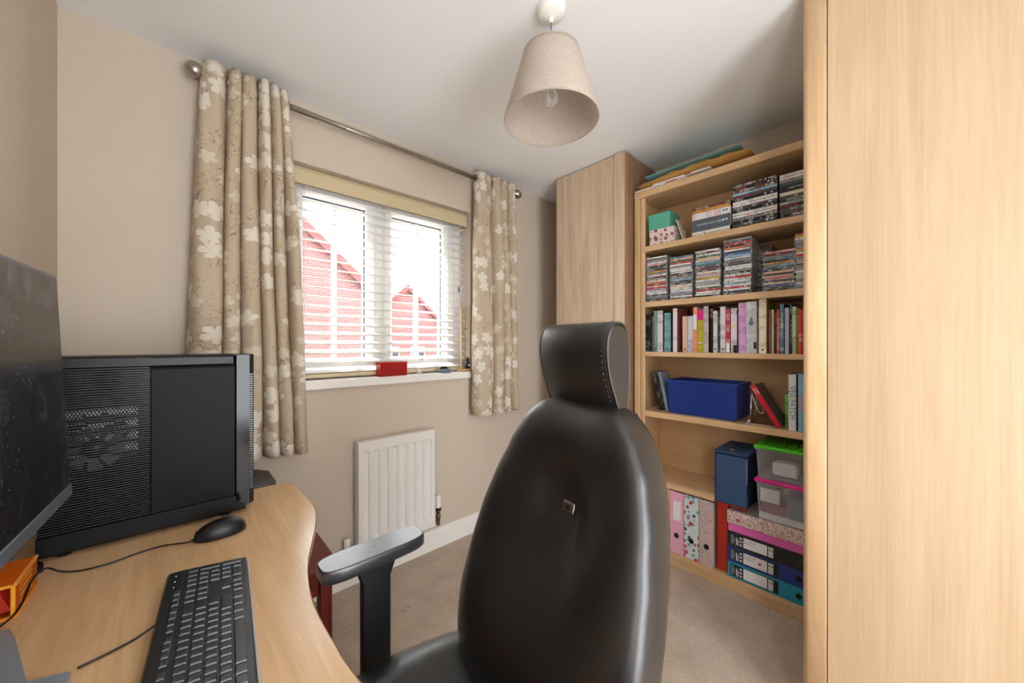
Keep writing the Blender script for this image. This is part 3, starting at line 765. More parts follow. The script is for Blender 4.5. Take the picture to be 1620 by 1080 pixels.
# ================================================================== WARDROBE (near right) AND TALL CABINET
WF = 1.50
wy = 0.228
ward = thing('wardrobe', 'tall pale beech wardrobe filling the right edge of the picture', 'wardrobe', (1.95, -0.3, 0))
part('carcass', MB().box(WF + .0305, 2.045, -0.90, wy - .004, 0.0, 2.392, .002), 'ward_z', ward, True)
post = []
y1, y0 = wy, wy - .060
for i in range(9):                      # rounded corner post
    a = PI / 2 * i / 8
    post.append((WF + .022 - .022 * math.sin(a), y1 - .018 + .018 * math.cos(a)))
for i in range(1, 7):
    a = PI / 2 * i / 6
    post.append((WF + .004 - .004 * math.cos(a), y0 + .006 - .006 * math.sin(a)))
post += [(WF + .030, y0), (WF + .030, y1)]
part('corner_post', MB().prism(post, 0.0, 2.392, smooth=True), 'beech_z', ward, True)
part('door', MB().box(WF + .004, WF + .026, -0.44, y0 - .0015, 0.05, 2.388, .002), 'ward_z', ward, True)
part('door', MB().box(WF + .004, WF + .026, -0.895, -0.443, 0.05, 2.388, .002), 'ward_z', ward, True)
part('plinth', MB().box(WF + .020, WF + .031, -0.90, y0 - .002, 0.0, 0.048), 'ward_z', ward, True)

cabt = thing('tall_cabinet', 'tall pale oak cabinet reaching the ceiling beside the bookcase', 'cabinet', (2.15, 1.39, 0))
cx0, cya, cyb = 1.958, 1.130, 1.658
part('carcass', MB().box(cx0 + .022, XR - .003, cya + .012, cyb, 0.0, 2.394, .001), 'oak_z', cabt, True)
part('door', MB().box(cx0 + .004, cx0 + .022, cya + .078, cyb - .052, 0.07, 2.390, .002), 'oak_z', cabt, True)
part('left_stile', MB().box(cx0 + .001, cx0 + .022, cyb - .049, cyb, 0.0, 2.394, .002), 'oak_z', cabt, True)
part('right_stile', MB().box(cx0, cx0 + .022, cya + .006, cya + .075, 0.0, 2.394, .003), 'oak_z', cabt, True)
part('edge_strip', MB().box(cx0 + .012, cx0 + .022, cya, cya + .008, 0.0, 2.394, .002).box(cx0 + .026, cx0 + .07, cya, cya + .012, 0.0, 2.394, .003).box(cx0 + .074, XR - .003, cya + .004, cya + .012, 0.0, 2.394, .002), 'oak_dark', cabt, True)
part('plinth', MB().box(cx0 + .008, cx0 + .022, cya + .078, cyb - .052, 0.0, 0.066), 'oak_z', cabt, True)

# ================================================================== BOOKCASE
BX0, BX1, BYA, BYB = 2.054, 2.345, 0.190, 1.124
SH = [0.075, 0.850, 1.200, 1.496, 1.825, 2.158]       # upper faces of the full-width boards
bc = thing('bookcase', 'tall beech bookcase full of discs, books and files', 'bookcase', (2.2, 0.68, 0))
part('side_panel', MB().box(BX0 + .0245, BX1, BYB - .030, BYB - .002, 0, 2.120, .002), 'beech_z', bc, True)
part('front_stile', MB().box(BX0, BX0 + .024, BYB - .036, BYB - .002, 0, 2.120, .004), 'beech_z', bc, True)
part('front_stile', MB().box(BX0 + .005, BX0 + .024, BYB - .066, BYB - .0365, 0, 2.120, .006), 'beech_z', bc, True)
part('side_panel', MB().box(BX0, BX1, BYA, BYA + .022, 0, 2.120, .003), 'beech_z', bc, True)
part('back_panel', MB().box(BX1 - .008, BX1 + .002, BYA + .022, BYB - .0305, 0.05, 2.120), 'back_y', bc, True)
for i, z in enumerate(SH):
    th = .038 if i == 5 else (.026 if i == 2 else .032)
    if i == 5: mb = MB().box(BX0 + .002, BX1 - .009, BYA, BYB, z - th, z, .003)
    else:
        ya, yb, xf_ = BYA + .0225, BYB - .0665, BX0 + (.002 if i else 0)
        mb = MB().prism([(xf_, ya), (xf_, yb), (BX0 + .0245, yb), (BX0 + .0245, BYB - .0305), (BX1 - .009, BYB - .0305), (BX1 - .009, ya)], z - th if i else .048, z)
    part('shelf', mb, 'beech_y', bc, True, bevel=0 if i == 5 else .002)
part('half_shelf', MB().box(BX0 + .0245, BX1 - .009, .674, BYB - .0305, .424, .457, .003).box(BX0 + .008, BX0 + .0243, .674, BYB - .0665, .424, .457, .003), 'beech_y', bc, True)
part('shelf_support', MB().box(BX0 + .12, BX1 - .009, .6690, .6755, .0755, .4235), 'beech_z', bc, True)
part('shelf_support', MB().box(BX0 + .012, BX1 - .009, .911, .927, .0755, .4235, .001), 'beech_z', bc, True)
part('plinth', MB().box(BX0 + .006, BX0 + .022, BYA + .0225, BYB - .0665, 0.0, .047, .001), 'beech_y', bc, True)

# ================================================================== DESK AND WHAT STANDS ON IT
DZ = 0.730
desk = thing('desk', 'beech-effect corner desk with wavy front edge along the left wall', 'desk', (0.0, 0.8, 0))
def catmull(P, n=6):
    out = []
    for i in range(len(P) - 1):
        p0 = P[max(i - 1, 0)]; p1 = P[i]; p2 = P[i + 1]; p3 = P[min(i + 2, len(P) - 1)]
        for k in range(n):
            t = k / n
            out.append(tuple(.5 * ((2 * p1[j]) + (-p0[j] + p2[j]) * t + (2 * p0[j] - 5 * p1[j] + 4 * p2[j] - p3[j]) * t * t + (-p0[j] + 3 * p1[j] - 3 * p2[j] + p3[j]) * t ** 3) for j in range(len(p1))))
    out.append(tuple(P[-1])); return out
edge = [(0.14, 1.578), (0.270, 1.578), (0.312, 1.560), (0.328, 1.515), (0.328, 1.40), (0.328, 1.29), (0.318, 1.222), (0.300, 1.155), (0.272, 1.075), (0.243, 0.995), (0.224, 0.925), (0.210, 0.85), (0.204, 0.77), (0.204, 0.68), (0.207, 0.60), (0.222, 0.50), (0.250, 0.40), (0.285, 0.30), (0.310, 0.20), (0.318, 0.10)]
ed = catmull(edge, 5)
outline = [(XL + .004, 1.578)] + ed + [(0.318, -0.34), (XL + .004, -0.34)]
part('tabletop', MB().prism(outline, DZ - .0245, DZ), 'desk_y', desk, True, bevel=.0025)
band = MB()
P = [[(x, y, DZ - .0235) for x, y in ed], [(x + .0012, y, DZ - .003) for x, y in ed]]
band.grid(P, 0, True)
part('edge_band', band, 'beech_y', desk, True)
part('end_panel', MB().box(-.26, .055, 1.50, 1.522, 0, DZ - .025, .002), 'desk_y', desk, True)
part('end_panel', MB().box(-.26, .29, -.30, -.278, 0, DZ - .025, .002), 'desk_y', desk, True)
part('modesty_panel', MB().box(-.262, -.244, -.277, 1.499, .30, DZ - .025), 'desk_y', desk, True)
part('cable_tray', MB().box(.16, .235, 1.02, 1.36, DZ - .12, DZ - .026, .006), 'blk_plastic', desk, True)

# ---- keyboard
KA = math.radians(85.2)
kb = thing('keyboard', 'black full-size computer keyboard on the desk', 'keyboard', (0.0, 0.0, DZ), KA)
KL, KD = 0.442, 0.138
ca, sa = math.cos(KA), math.sin(KA)
fr_ = (0.127, 1.062)                            # numpad-side front corner
kb.location = (fr_[0] - ca * KL, fr_[1] - sa * KL, DZ)
kt = math.radians(5.0)
def kz(y): return .014 + y * math.tan(kt)
body = MB()
pr = [(0, .002), (0, .011), (.004, .0145), (KD - .022, kz(KD - .022) + .001), (KD - .004, kz(KD - .004)), (KD, kz(KD) - .006), (KD, .008), (KD - .02, .002)]
body.prism(pr, 0.0, KL, axis='X')
part('body', body, 'kbody', kb, bevel=.002)
part('front_trim', MB().box(.001, KL - .001, -.0025, .0008, .004, .0125, .001), 'silver', kb)
part('rear_foot', MB().box(.03, .06, KD - .03, KD - .018, 0.0, .01), 'kbody', kb)
part('rear_foot', MB().box(KL - .06, KL - .03, KD - .03, KD - .018, 0.0, .01), 'kbody', kb)
U = .0188
def keymesh(wd, hd):
    mb = MB(); t = .0022; h = .0072
    x, y = wd / 2 - .0009, hd / 2 - .0009
    V = [(-x, -y, 0), (x, -y, 0), (x, y, 0), (-x, y, 0), (-x + t * .5, -y + t * .5, h * .7), (x - t * .5, -y + t * .5, h * .7), (x - t * .5, y - t * .5, h * .7), (-x + t * .5, y - t * .5, h * .7), (-x + t, -y + t, h), (x - t, -y + t, h), (x - t, y - t, h), (-x + t, y - t, h)]
    F = [(8, 9, 10, 11)]
    for a in (0, 4):
        for i in range(4): F.append((a + i, a + (i + 1) % 4, a + 4 + (i + 1) % 4, a + 4 + i))
    return mb.add(V, F)
KM = {}
def key(col, row, wu, hu, txt, blue=False, small=False):
    """COL, ROW in key units from the front left; the legend is printed on the cap"""
    wd, hd = wu * U, hu * U
    kx = .0145 + (col + wu / 2) * U; ky = .011 + (row + hu / 2) * U * .99
    id_ = (round(wu, 2), round(hu, 2))
    if id_ not in KM: KM[id_] = keymesh(wd, hd).mesh('key', 'key')
    o = link_mesh('key', KM[id_], kb, (kx, ky, kz(ky) - .0035), (kt, 0, 0))
    if txt in TXT:
        mb = MB(); sz = .0052 if len(txt) == 1 else .0034
        text_mb(mb, txt, sz, (-wd / 2 + .0058 + (.0012 if len(txt) > 1 else 0), hd / 2 - .006, .00735), (1, 0, 0), (0, 1, 0))
        part('legend', mb, 'print_b' if blue else 'legend', o)
rows = [
 [(1.25, 'Ctrl'), (1.25, ''), (1.25, 'Alt'), (6.25, ''), (1.25, 'Alt'), (1.25, ''), (1.25, ''), (1.25, 'Ctrl')],
 [(1.25, 'Shift'), (1, '\\')] + [(1, c) for c in 'ZXCVBNM,./'] + [(2.75, 'Shift')],
 [(1.75, 'Caps')] + [(1, c) for c in 'ASDFGHJKL;\'#'],
 [(1.5, 'Tab')] + [(1, c) for c in 'QWERTYUIOP[]'],
 [(1, '`')] + [(1, c) for c in '1234567890-='] + [(2, 'Bksp')],
]
for r, row in enumerate(rows):
    c = 0.0
    for wu, t in row: key(c, r, wu, 1, t); c += wu
key(13.75, 2, 1.25, 1, ''); key(13.5, 3, 1.5, 1, 'Enter')
for i, t in enumerate(['<', 'v', '>']): key(15.25 + i, 0, 1, 1, t)
key(16.25, 1, 1, 1, '^')
for i, t in enumerate(['Del', 'End', 'PgDn']): key(15.25 + i, 3, 1, 1, t)
for i, t in enumerate(['Ins', 'Home', 'PgUp']): key(15.25 + i, 4, 1, 1, t, True)
key(18.5, 0, 2, 1, '0'); key(20.5, 0, 1, 1, '.')
for r in range(3):
    for i in range(3): key(18.5 + i, 1 + r, 1, 1, str(1 + r * 3 + i))
for i, t in enumerate(['Num', '/', '*', '-']): key(18.5 + i, 4, 1, 1, t)
key(21.5, 2, 1, 2, '+'); key(21.5, 0, 1, 2, 'Enter')
fx = [0] + [2 + i for i in range(4)] + [6.5 + i for i in range(4)] + [11 + i for i in range(4)] + [15.25, 16.25, 17.25]
for i, x in enumerate(fx):
    t = (['Esc'] + ['F%d' % k for k in range(1, 13)] + ['Ps', 'Sl', 'Pb'])[i]
    key(x, 5.25, 1, .72, t, i in (5, 6, 7, 8, 13, 14, 15))
for i in range(3):
    part('indicator_lamp', MB().lathe([(0, .001), (.0012, .001), (.0012, 0)], 8, (.0145 + (19.1 + i * 1.2) * U, .011 + 5.9 * U)).xf(Matrix.Translation((0, 0, kz(.011 + 5.9 * U) + .0012))), 'print_w', kb)
for i in range(4):
    part('media_button', MB().lathe([(0, .0012), (.0032, .0012), (.0034, 0)], 12, (.0145 + (18.9 + i * 1.0) * U, .011 + 5.4 * U)).xf(Matrix.Translation((0, 0, kz(.011 + 5.4 * U) + .0008))), 'blk_gloss', kb)
kc = catmull([(-.020, .922, DZ + .012), (-.048, .914, DZ + .004), (-.080, .903, DZ + .003), (-.1125, .8945, DZ + .003)], 6)
solo('keyboard_cable', MB().tube(kc, .0019, 8), 'blk_plastic', 'thin black cable running from the back of the keyboard', 'cable')

# ---- mouse: the body is a lofted shell, long axis from cable end to palm end
mo = thing('computer_mouse', 'black wired computer mouse beside the computer tower', 'mouse', (0.093, 1.262, DZ), math.radians(180 + 4))
ms = MB(); P = []
NU, NV = 22, 28
for i in range(NU + 1):
    t = i / NU; x = .058 - .116 * t
    e = max(0.0, 1 - abs(2 * t - 1) ** 3.2) ** .5
    wd = (.0275 + .005 * math.sin(PI * (t - .1))) * e
    hz = (.018 + .021 * math.sin(PI * min(1, max(0, .12 + .68 * t)))) * e ** .9
    row = []
    for j in range(NV):
        th = 2 * PI * j / NV; cc, ss = math.cos(th), math.sin(th)
        y = wd * (abs(cc) ** .75) * (1 if cc >= 0 else -1)
        z = .005 + (hz * abs(ss) ** .85 if ss >= 0 else -.0035 * e * abs(ss) ** .5)
        row.append((x, y, z))
    P.append(row)
ms.grid(P, 0, True, False, True)
part('shell', ms, 'blk_plastic', mo, recalc=True)
part('button_gap', MB().box(.010, .050, -.0006, .0006, .020, .0345, 0).xf(Matrix.Rotation(math.radians(14), 4, 'Y') @ Matrix.Translation((-.006, 0, .004))), 'blk_gloss', mo)
part('scroll_wheel', MB().lathe([(0, -.0035), (.010, -.0035), (.0105, 0), (.010, .0035), (0, .0035)], 18).xf(Matrix.Translation((.033, 0, .0235)) @ Matrix.Rotation(PI / 2, 4, 'X')), 'pad', mo)
mc = catmull([(.036, 1.258, DZ + .010), (.026, 1.256, DZ + .007), (-.02, 1.285, DZ + .004), (-.062, 1.283, DZ + .004), (-.110, 1.268, DZ + .004), (-.155, 1.272, DZ + .004), (-.186, 1.292, DZ + .006), (-.206, 1.282, DZ + .026), (-.212, 1.215, DZ + .036), (-.214, 1.145, DZ + .020), (-.224, 1.11, DZ + .013), (-.25, 1.06, DZ + .0135)], 8)
solo('mouse_cable', MB().tube(mc, .0019, 8), 'blk_plastic', 'black mouse cable curling across the desk past the orange box', 'cable')

# ---- computer tower, side panel towards the camera
pc = thing('computer_tower', 'black computer tower case with slotted side panel on the desk', 'computer', (-0.02, 1.48, DZ))
px0, px1, pya, pyb, pz0, pz1 = -.238, .184, 1.380, 1.565, DZ + .012, 1.216
part('case_body', MB().box(px0, px1 - .046, pya + .012, pyb, pz0 + .03, pz1 - .012, .003), 'blk_matte', pc, True)
part('top_cover', MB().box(px0, px1 - .045, pya + .004, pyb + .002, pz1 - .034, pz1, .007), 'blk_plastic', pc, True)
part('bottom_cover', MB().prism([(pya + .003, pz0 + .045), (pya, pz0 + .004), (pya + .003, pz0), (pyb, pz0), (pyb, pz0 + .045)], px0, px1 - .022, axis='X'), 'blk_matte', pc, True, recalc=True)
sx = -.047
part('side_panel', MB().box(sx + .0005, px1 - .047, pya + .002, pya + .0115, pz0 + .046, pz1 - .036, .002), 'blk_matte', pc, True)
part('inner_panel', MB().box(px0 + .002, sx, pya + .0105, pya + .0115, pz0 + .046, pz1 - .036), 'blk_gloss', pc, True)
ribs = MB(); z = pz0 + .050
while z < pz1 - .006:
    ribs.box(px0 + .002, sx - .0005, pya + .0025, pya + .0065, z, z + .0030)
    z += .0062
tag(part('louvre_ribs', ribs, 'blk_plastic', pc, True), kind='stuff')
gr = MB(); gx0, gx1, gz0, gz1 = -.222, -.070, .955, 1.085; r_ = 0
gz = gz0
while gz < gz1:
    gx = gx0 + (r_ % 2) * .0032
    while gx < gx1:
        dd = math.hypot(gx + .146, gz - 1.015)
        if not (.030 < dd < .058 and (int(gx * 900) + r_) % 3):
            gr.add([(gx + .0021 * math.cos(PI / 3 * k), pya + .0095, gz + .0017 * math.sin(PI / 3 * k)) for k in range(6)], [(0, 1, 2, 3, 4, 5)])
        gx += .0064
    gz += .0052; r_ += 1
tag(part('fan_grille', gr, 'silver', pc, True), kind='stuff')
fan = MB().lathe([(.022, -.002), (.024, .002), (.0, .002)], 20)
for k in range(9):
    a = 2 * PI * k / 9
    fan.add([(.02 * math.cos(a), .02 * math.sin(a), .0), (.055 * math.cos(a + .3), .055 * math.sin(a + .3), .0015), (.055 * math.cos(a + .8), .055 * math.sin(a + .8), -.001), (.02 * math.cos(a + .6), .02 * math.sin(a + .6), -.001)], [(0, 1, 2, 3)])
fan.xf(Matrix.Translation((-.146, pya + .0088, .985)) @ Matrix.Rotation(PI / 2, 4, 'X'))
part('fan', fan, 'blk_plastic', pc, True)
part('front_bezel', MB().prism([(px1 - .046, pya + .002), (px1 - .010, pya), (px1, pya + .012), (px1 + .004, (pya + pyb) / 2), (px1, pyb - .012), (px1 - .010, pyb), (px1 - .046, pyb)], pz0 + .012, pz1), 'blk_gloss', pc, True, bevel=.002)
ft = MB()
z = pz0 + .06
while z < pz1 - .06:
    ft.box(px1 - .012, px1 - .0035, pya - .0008, pya + .004, z, z + .0035); z += .007
tag(part('bezel_vents', ft, 'pad', pc, True), kind='stuff')
for x in (px0 + .04, px1 - .07):
    for y in (pya + .03, pyb - .03):
        part('foot', MB().lathe([(0, 0), (.014, 0), (.016, .012), (0, .012)], 14, (x, y)).xf(Matrix.Translation((0, 0, DZ))), 'blk_plastic', pc, True)

# ---- monitor, seen edge-on at the left
mon = thing('monitor', 'black flat monitor at the left edge of the desk', 'monitor', (-0.152, 0.70, DZ), math.radians(-3.6))
MZ0, MZ1 = 0.990 - DZ, 1.362 - DZ
MW = .275
scr = MB().box(-.022, 0.0, -MW, MW, MZ0, MZ1, .003)
tilt = Matrix.Translation((.005, 0, MZ0)) @ Matrix.Rotation(math.radians(-2.4), 4, 'Y') @ Matrix.Translation((0, 0, -MZ0))
part('bezel', scr.xf(tilt), 'blk_plastic', mon)
part('screen', MB().box(-.001, .0012, -MW + .006, MW - .006, MZ0 + .020, MZ1 - .006).xf(tilt), 'screen', mon)
part('chin', MB().box(-.001, .0022, -MW, MW, MZ0, MZ0 + .019, .001).xf(tilt), 'chin', mon)
part('rear_housing', MB().box(-.060, -.022, -.17, .17, MZ0 + .07, MZ1 - .06, .02).xf(tilt), 'blk_plastic', mon)
part('stand_neck', MB().box(-.075, -.055, -.035, .035, .010, MZ0 + .20, .006), 'grey_metal', mon)
sb_ = MB().prism([(-.275, 1.085), (-.216, 1.092), (-.203, 1.055), (-.163, .902), (-.118, .884), (-.106, .62), (-.13, .55), (-.275, .55)], DZ, DZ + .010)
sb_.xf(Matrix.Rotation(math.radians(3.6), 4, 'Z') @ Matrix.Translation((.152, -.70, -DZ)))
part('stand_base', sb_, 'grey_metal', mon, bevel=.002)

# ---- orange plastic desk box, small black stapler behind it, black clip
ob = thing('desk_sharpener', 'translucent orange plastic desk box by the monitor', 'desk box', (-0.248, 1.205, DZ), math.radians(-2))
hx, hy, hz_ = .031, .062, .066
t = .0045
wl = MB(); wl.box(-hx, hx, -hy, hy, 0, t, .001); wl.box(hx - t, hx, -hy, hy, t, hz_ - t, .001); wl.box(-hx, -hx + t, -hy, hy, t, hz_ - t, .001)
part('casing', wl, 'orange_pl', ob)
part('lid', MB().box(-hx, hx, -hy, hy - .004, hz_ - t, hz_, .0015), 'orange_pl', ob)
rim = MB()
for x in (-hx, hx - .006): rim.box(x, x + .006, -hy - .002, -hy + .004, 0, hz_, .0015)
for z in (0, hz_ - .006): rim.box(-hx, hx, -hy - .002, -hy + .004, z, z + .006, .0015)
rim.box(hx - .003, hx + .002, -hy, hy, hz_ - .005, hz_ + .001, .001); rim.box(hx - .003, hx + .002, -hy, hy, 0, .007, .001)
part('rim', rim, 'orange_rim', ob)
part('blade_holder', MB().prism([(.006, -.02), (.010, .022), (.055, .006), (.050, -.016)], -.045, .03, axis='Y'), 'redboard', ob, recalc=True)
tx = MB()
for r in range(4):
    y = -.040
    for k in range(5):
        wv = (.010, .014, .007, .012, .009)[(k + r) % 5]
        if y + wv < .045: tx.box(hx + .0001, hx + .0006, y, y + wv, .050 - r * .011, .0555 - r * .011)
        y += wv + .004
tag(part('embossed_print', tx, 'orange_rim', ob), kind='stuff')
st = thing('stapler', 'small black and grey gadget lying behind the orange box', 'gadget', (-0.262, 1.345, DZ), math.radians(60))
part('casing', MB().prism([(-.045, 0), (.045, 0), (.047, .010), (.035, .022), (-.030, .030), (-.045, .020)], -.014, .014, axis='X'), 'blk_plastic', st, recalc=True, bevel=.003)
part('metal_strip', MB().box(-.0145, .0145, -.03, .03, .0285, .031, .001), 'silver', st)

# ---- dark box and mahogany table beyond the end of the desk
mt = thing('side_table', 'dark red mahogany side table under the end of the desk', 'side table', (0.24, 1.62, 0))
part('top', MB().box(.06, .418, 1.318, 1.925, .482, .500, .004), 'mahog_y', mt, True)
for x in (.085, .36):
    for y in (1.338, 1.865):
        part('leg', MB().box(x, x + .040, y, y + .040, 0.0, .482, .003), 'mahog_z', mt, True)
for y in (1.348, 1.882): part('rail', MB().box(.126, .359, y, y + .018, .395, .4815, .002), 'mahog_y', mt, True)
for x in (.090, .372): part('rail', MB().box(x, x + .018, 1.379, 1.864, .395, .4815, .002), 'mahog_y', mt, True)
spk = thing('speaker_box', 'dark grey box standing beyond the end of the desk', 'box', (.17, 1.74, .5))
part('cabinet', MB().prism([(.05, 1.63), (.268, 1.63), (.290, 1.66), (.290, 1.80), (.255, 1.85), (.05, 1.85)], .5, .722), 'warm_grey', spk, True, bevel=.006)
part('grille', MB().box(.07, .25, 1.622, 1.6295, .52, .70, .002), 'blk_plastic', spk, True)

# ================================================================== OFFICE CHAIR
CH = (0.35, 0.53, 0.0); CPHI = math.radians(172)
ch = thing('office_chair', 'black leather high-back office chair pulled up to the desk', 'chair', CH, CPHI)
def sgnpow(a, p): return math.copysign(abs(a) ** p, a)
# backrest (local x forward, y to the sitter's left)
ZB0, ZB1 = 0.47, 1.128
BW = [(0.0, .170), (.06, .205), (.18, .236), (.32, .248), (.45, .246), (.58, .238), (.70, .222), (.82, .196), (.90, .168), (.96, .140), (1.0, .110)]
def interp(T, x):
    for (a, b), (c, d) in zip(T, T[1:]):
        if x <= c:
            f = (x - a) / (c - a); f = f * f * (3 - 2 * f) * .35 + f * .65
            return b + (d - b) * f
    return T[-1][1]
LEAN = math.tan(math.radians(13.0)); XB = -.190
NZ, NT_ = 60, 72
bk = MB(); P = []
for i in range(NZ + 1):
    t = i / NZ
    cap = max(0.0, 1 - (abs(2 * t - 1)) ** 14) ** .5
    tt = min(max(t, 0.0), 1.0)
    z = ZB0 + (ZB1 - ZB0) * t
    wd = interp(BW, tt) * (.55 + .45 * cap)
    th = (.058 + .016 * math.sin(PI * t)) * max(cap, .02)
    xc = XB - LEAN * (z - .5) + .020 * math.sin(PI * min(1, t * 1.25)) - .006
    row = []
    for j in range(NT_):
        a = 2 * PI * j / NT_; cc, ss = math.cos(a), math.sin(a)
        y = wd * sgnpow(cc, .62); x = th * sgnpow(ss, .50)
        q = y / max(wd, 1e-4)
        x += .030 * q * q * (1 - .4 * t)            # side bolsters wrap forward
        if ss > 0:
            x += .058 * math.exp(-((z - .615) / .135) ** 2) * max(0.0, 1 - q * q) ** .8 * min(1, ss * 2)   # lumbar swell
        if ss > 0:                                   # buttoned dimple and the folds running to it
            dy, dz = y - .013, z - .905
            r2 = (dy / .095) ** 2 + (dz / (.090 if dz > 0 else .145)) ** 2
            x -= .058 * math.exp(-r2) * min(1, ss * 1.6)
            r1 = math.hypot(dy, dz)
            x -= .010 * math.exp(-(r1 / .022) ** 2)
            x -= .008 * math.exp(-(dy / .075) ** 2) * max(0, min(1, (.86 - z) / .25))
        row.append((xc + x, y, z))
    P.append(row)
bk.grid(P, 0, True, False, True)
bk.f += [tuple(range(NT_)), tuple(NZ * NT_ + k for k in range(NT_))]; bk.mi += [0, 0]; bk.sm += [True, True]
back = part('backrest', bk, 'leather', ch, recalc=True)
bz = .905; bxx = XB - LEAN * (bz - .5) + .020 * math.sin(PI * min(1, .66 * 1.25)) - .006 + .0722 - .0415
Rb = Matrix.Translation((bxx - .0165, .013, bz)) @ Matrix.Scale(1.25, 4) @ Matrix.Rotation(-math.radians(12), 4, 'Y')
bd = part('badge', MB().box(-.002, .004, -.0135, .0135, -.0085, .0085, .0015).xf(Rb), 'steel', back)
gl_ = MB()
for k in range(5):                                  # little fan-shaped emblem on the badge
    a = math.radians(20 + 35 * k)
    gl_.tube([(.0045, .0015 * math.cos(a), -.004 + .0015 * math.sin(a)), (.0045, .0085 * math.cos(a), -.004 + .0095 * math.sin(a))], .0007, 5)
part('emblem', gl_.xf(Rb), 'blk_plastic', bd)
# back shell
shl = MB(); P = []
for i in range(25):
    t = i / 24; z = ZB0 + .03 + (ZB1 - ZB0 - .06) * t; wd = interp(BW, t) * .80
    xc = XB - LEAN * (z - .5) + .020 * math.sin(PI * min(1, t * 1.25)) - .006
    P.append([(xc - .068 - .020 * (1 - q * q) + .030 * q * q * (1 - .4 * t), wd * q, z) for q in [-1 + k / 8 for k in range(17)]])
o = part('back_shell', shl.grid(P, 0, True), 'blk_plastic', ch); md = o.modifiers.new('shell', 'SOLIDIFY'); md.thickness = .008; md.offset = 0
part('back_upright', MB().tube([(XB - .10, 0, .40), (XB - .135, 0, .52), (XB - LEAN * .35 - .105, 0, .85)], [.030, .030, .024], 12), 'blk_plastic', ch)
# headrest: a rounded roll with flat stitched ends
hd = MB(); HW = .104; NY = 30
hxc, hz0, hz1 = XB - LEAN * .70 + .030, 1.098, 1.290
prf = [(.006, .0), (-.002, .05), (-.004, .11), (.002, .165), (.018, .188), (.042, .192), (.064, .184), (.078, .160), (.080, .125), (.070, .080), (.052, .036), (.036, .006), (.020, -.006), (.006, .0)]
sec = [(x * .84 - .034, 1.104 + z * .985) for x, z in catmull(prf, 4)[:-1]]
NSEC = len(sec)
P = []
for i in range(NY + 1):
    s = -1 + 2 * i / NY
    e = 1 - .10 * max(0.0, (abs(s) - .9) / .1) ** 2
    zc = (hz0 + hz1) / 2
    P.append([(hxc + xx * e - .012 * s * s + .014, HW * s - .008, zc + (zz - zc) * e) for xx, zz in sec])
hd.grid(P, 0, True, False, True)
for i in (0, NY): hd.f.append(tuple(i * NSEC + k for k in range(NSEC))); hd.mi.append(0); hd.sm.append(False)
ho = part('headrest', hd, 'leather', ch, recalc=True)
for s in (-1, 1):
    pts = [(hxc + xx * .96 - .012 * .92 + .014, s * HW * .985 - .008, (hz0 + hz1) / 2 + (zz - (hz0 + hz1) / 2) * .965) for xx, zz in sec]
    ring = []
    for k in range(NSEC):
        p = Vector(pts[k]); nrm = Vector((p.x - hxc, 0, p.z - (hz0 + hz1) / 2)).normalized()
        ring.append([tuple(p + nrm * .0028 * math.cos(q) + Vector((0, 1, 0)) * .0028 * math.sin(q)) for q in [2 * PI * j / 6 for j in range(6)]])
    part('piping', MB().grid(ring, 0, True, True, True), 'leather', ho, recalc=True)
    stt = MB()
    for k in range(NSEC):
        for u in (0.5,):
            a = Vector(pts[k]).lerp(Vector(pts[(k + 1) % NSEC]), u - .14); b = Vector(pts[k]).lerp(Vector(pts[(k + 1) % NSEC]), u + .14)
            d = Vector((0, -s * .011, 0)); c_ = Vector((hxc, 0, (hz0 + hz1) / 2)); 
            na = Vector((a.x - c_.x, 0, a.z - c_.z)).normalized() * .0045
            stt.tube([a + d + na, b + d + na], .0008, 4)
    tag(part('stitching', stt, 'print_w' if False else 'slate', ho), kind='stuff')
part('headrest_bar', MB().box(hxc - .050, hxc - .036, -.03, .03, .98, hz0 + .10, .004), 'blk_plastic', ch)
# seat
SZ = .572
st_ = MB(); P = []
NR, NA = 22, 72
def seat_pt(r, a, top):
    cc, ss = math.cos(a), math.sin(a)
    x = .262 * sgnpow(cc, .58) * r; y = .284 * sgnpow(ss, .58) * r
    if cc < 0: y *= 1 - .10 * (abs(x) / .262)
    if top:
        z = SZ - .004 - .050 * r ** 7
        z += .014 * math.exp(-((abs(y) - .19) / .06) ** 2) - .012 * math.exp(-((y / .13) ** 2 + ((x + .06) / .15) ** 2))
        if x > .16: z -= .045 * ((x - .16) / .10) ** 2
        z -= .020 * math.exp(-((x - .075 + .25 * (.272 - abs(y))) / .016) ** 2) * max(0, min(1, (abs(y) - .15) / .08))
    else:
        z = SZ - .060 - .045 * (1 - r ** 4)
    return (x + .015, y, z)
for i in range(NR + 1): P.append([seat_pt(math.sin(PI / 2 * i / NR) if i else .001, 2 * PI * k / NA, True) for k in range(NA)])
for i in range(NR, -1, -2): P.append([seat_pt(max(.001, math.sin(PI / 2 * i / NR)), 2 * PI * k / NA, False) for k in range(NA)])
st_.grid(P, 0, True, False, True)
part('seat', st_, 'leather', ch, recalc=True)
part('seat_pan', MB().box(-.20, .20, -.20, .20, .41, .4535, .015), 'blk_plastic', ch)
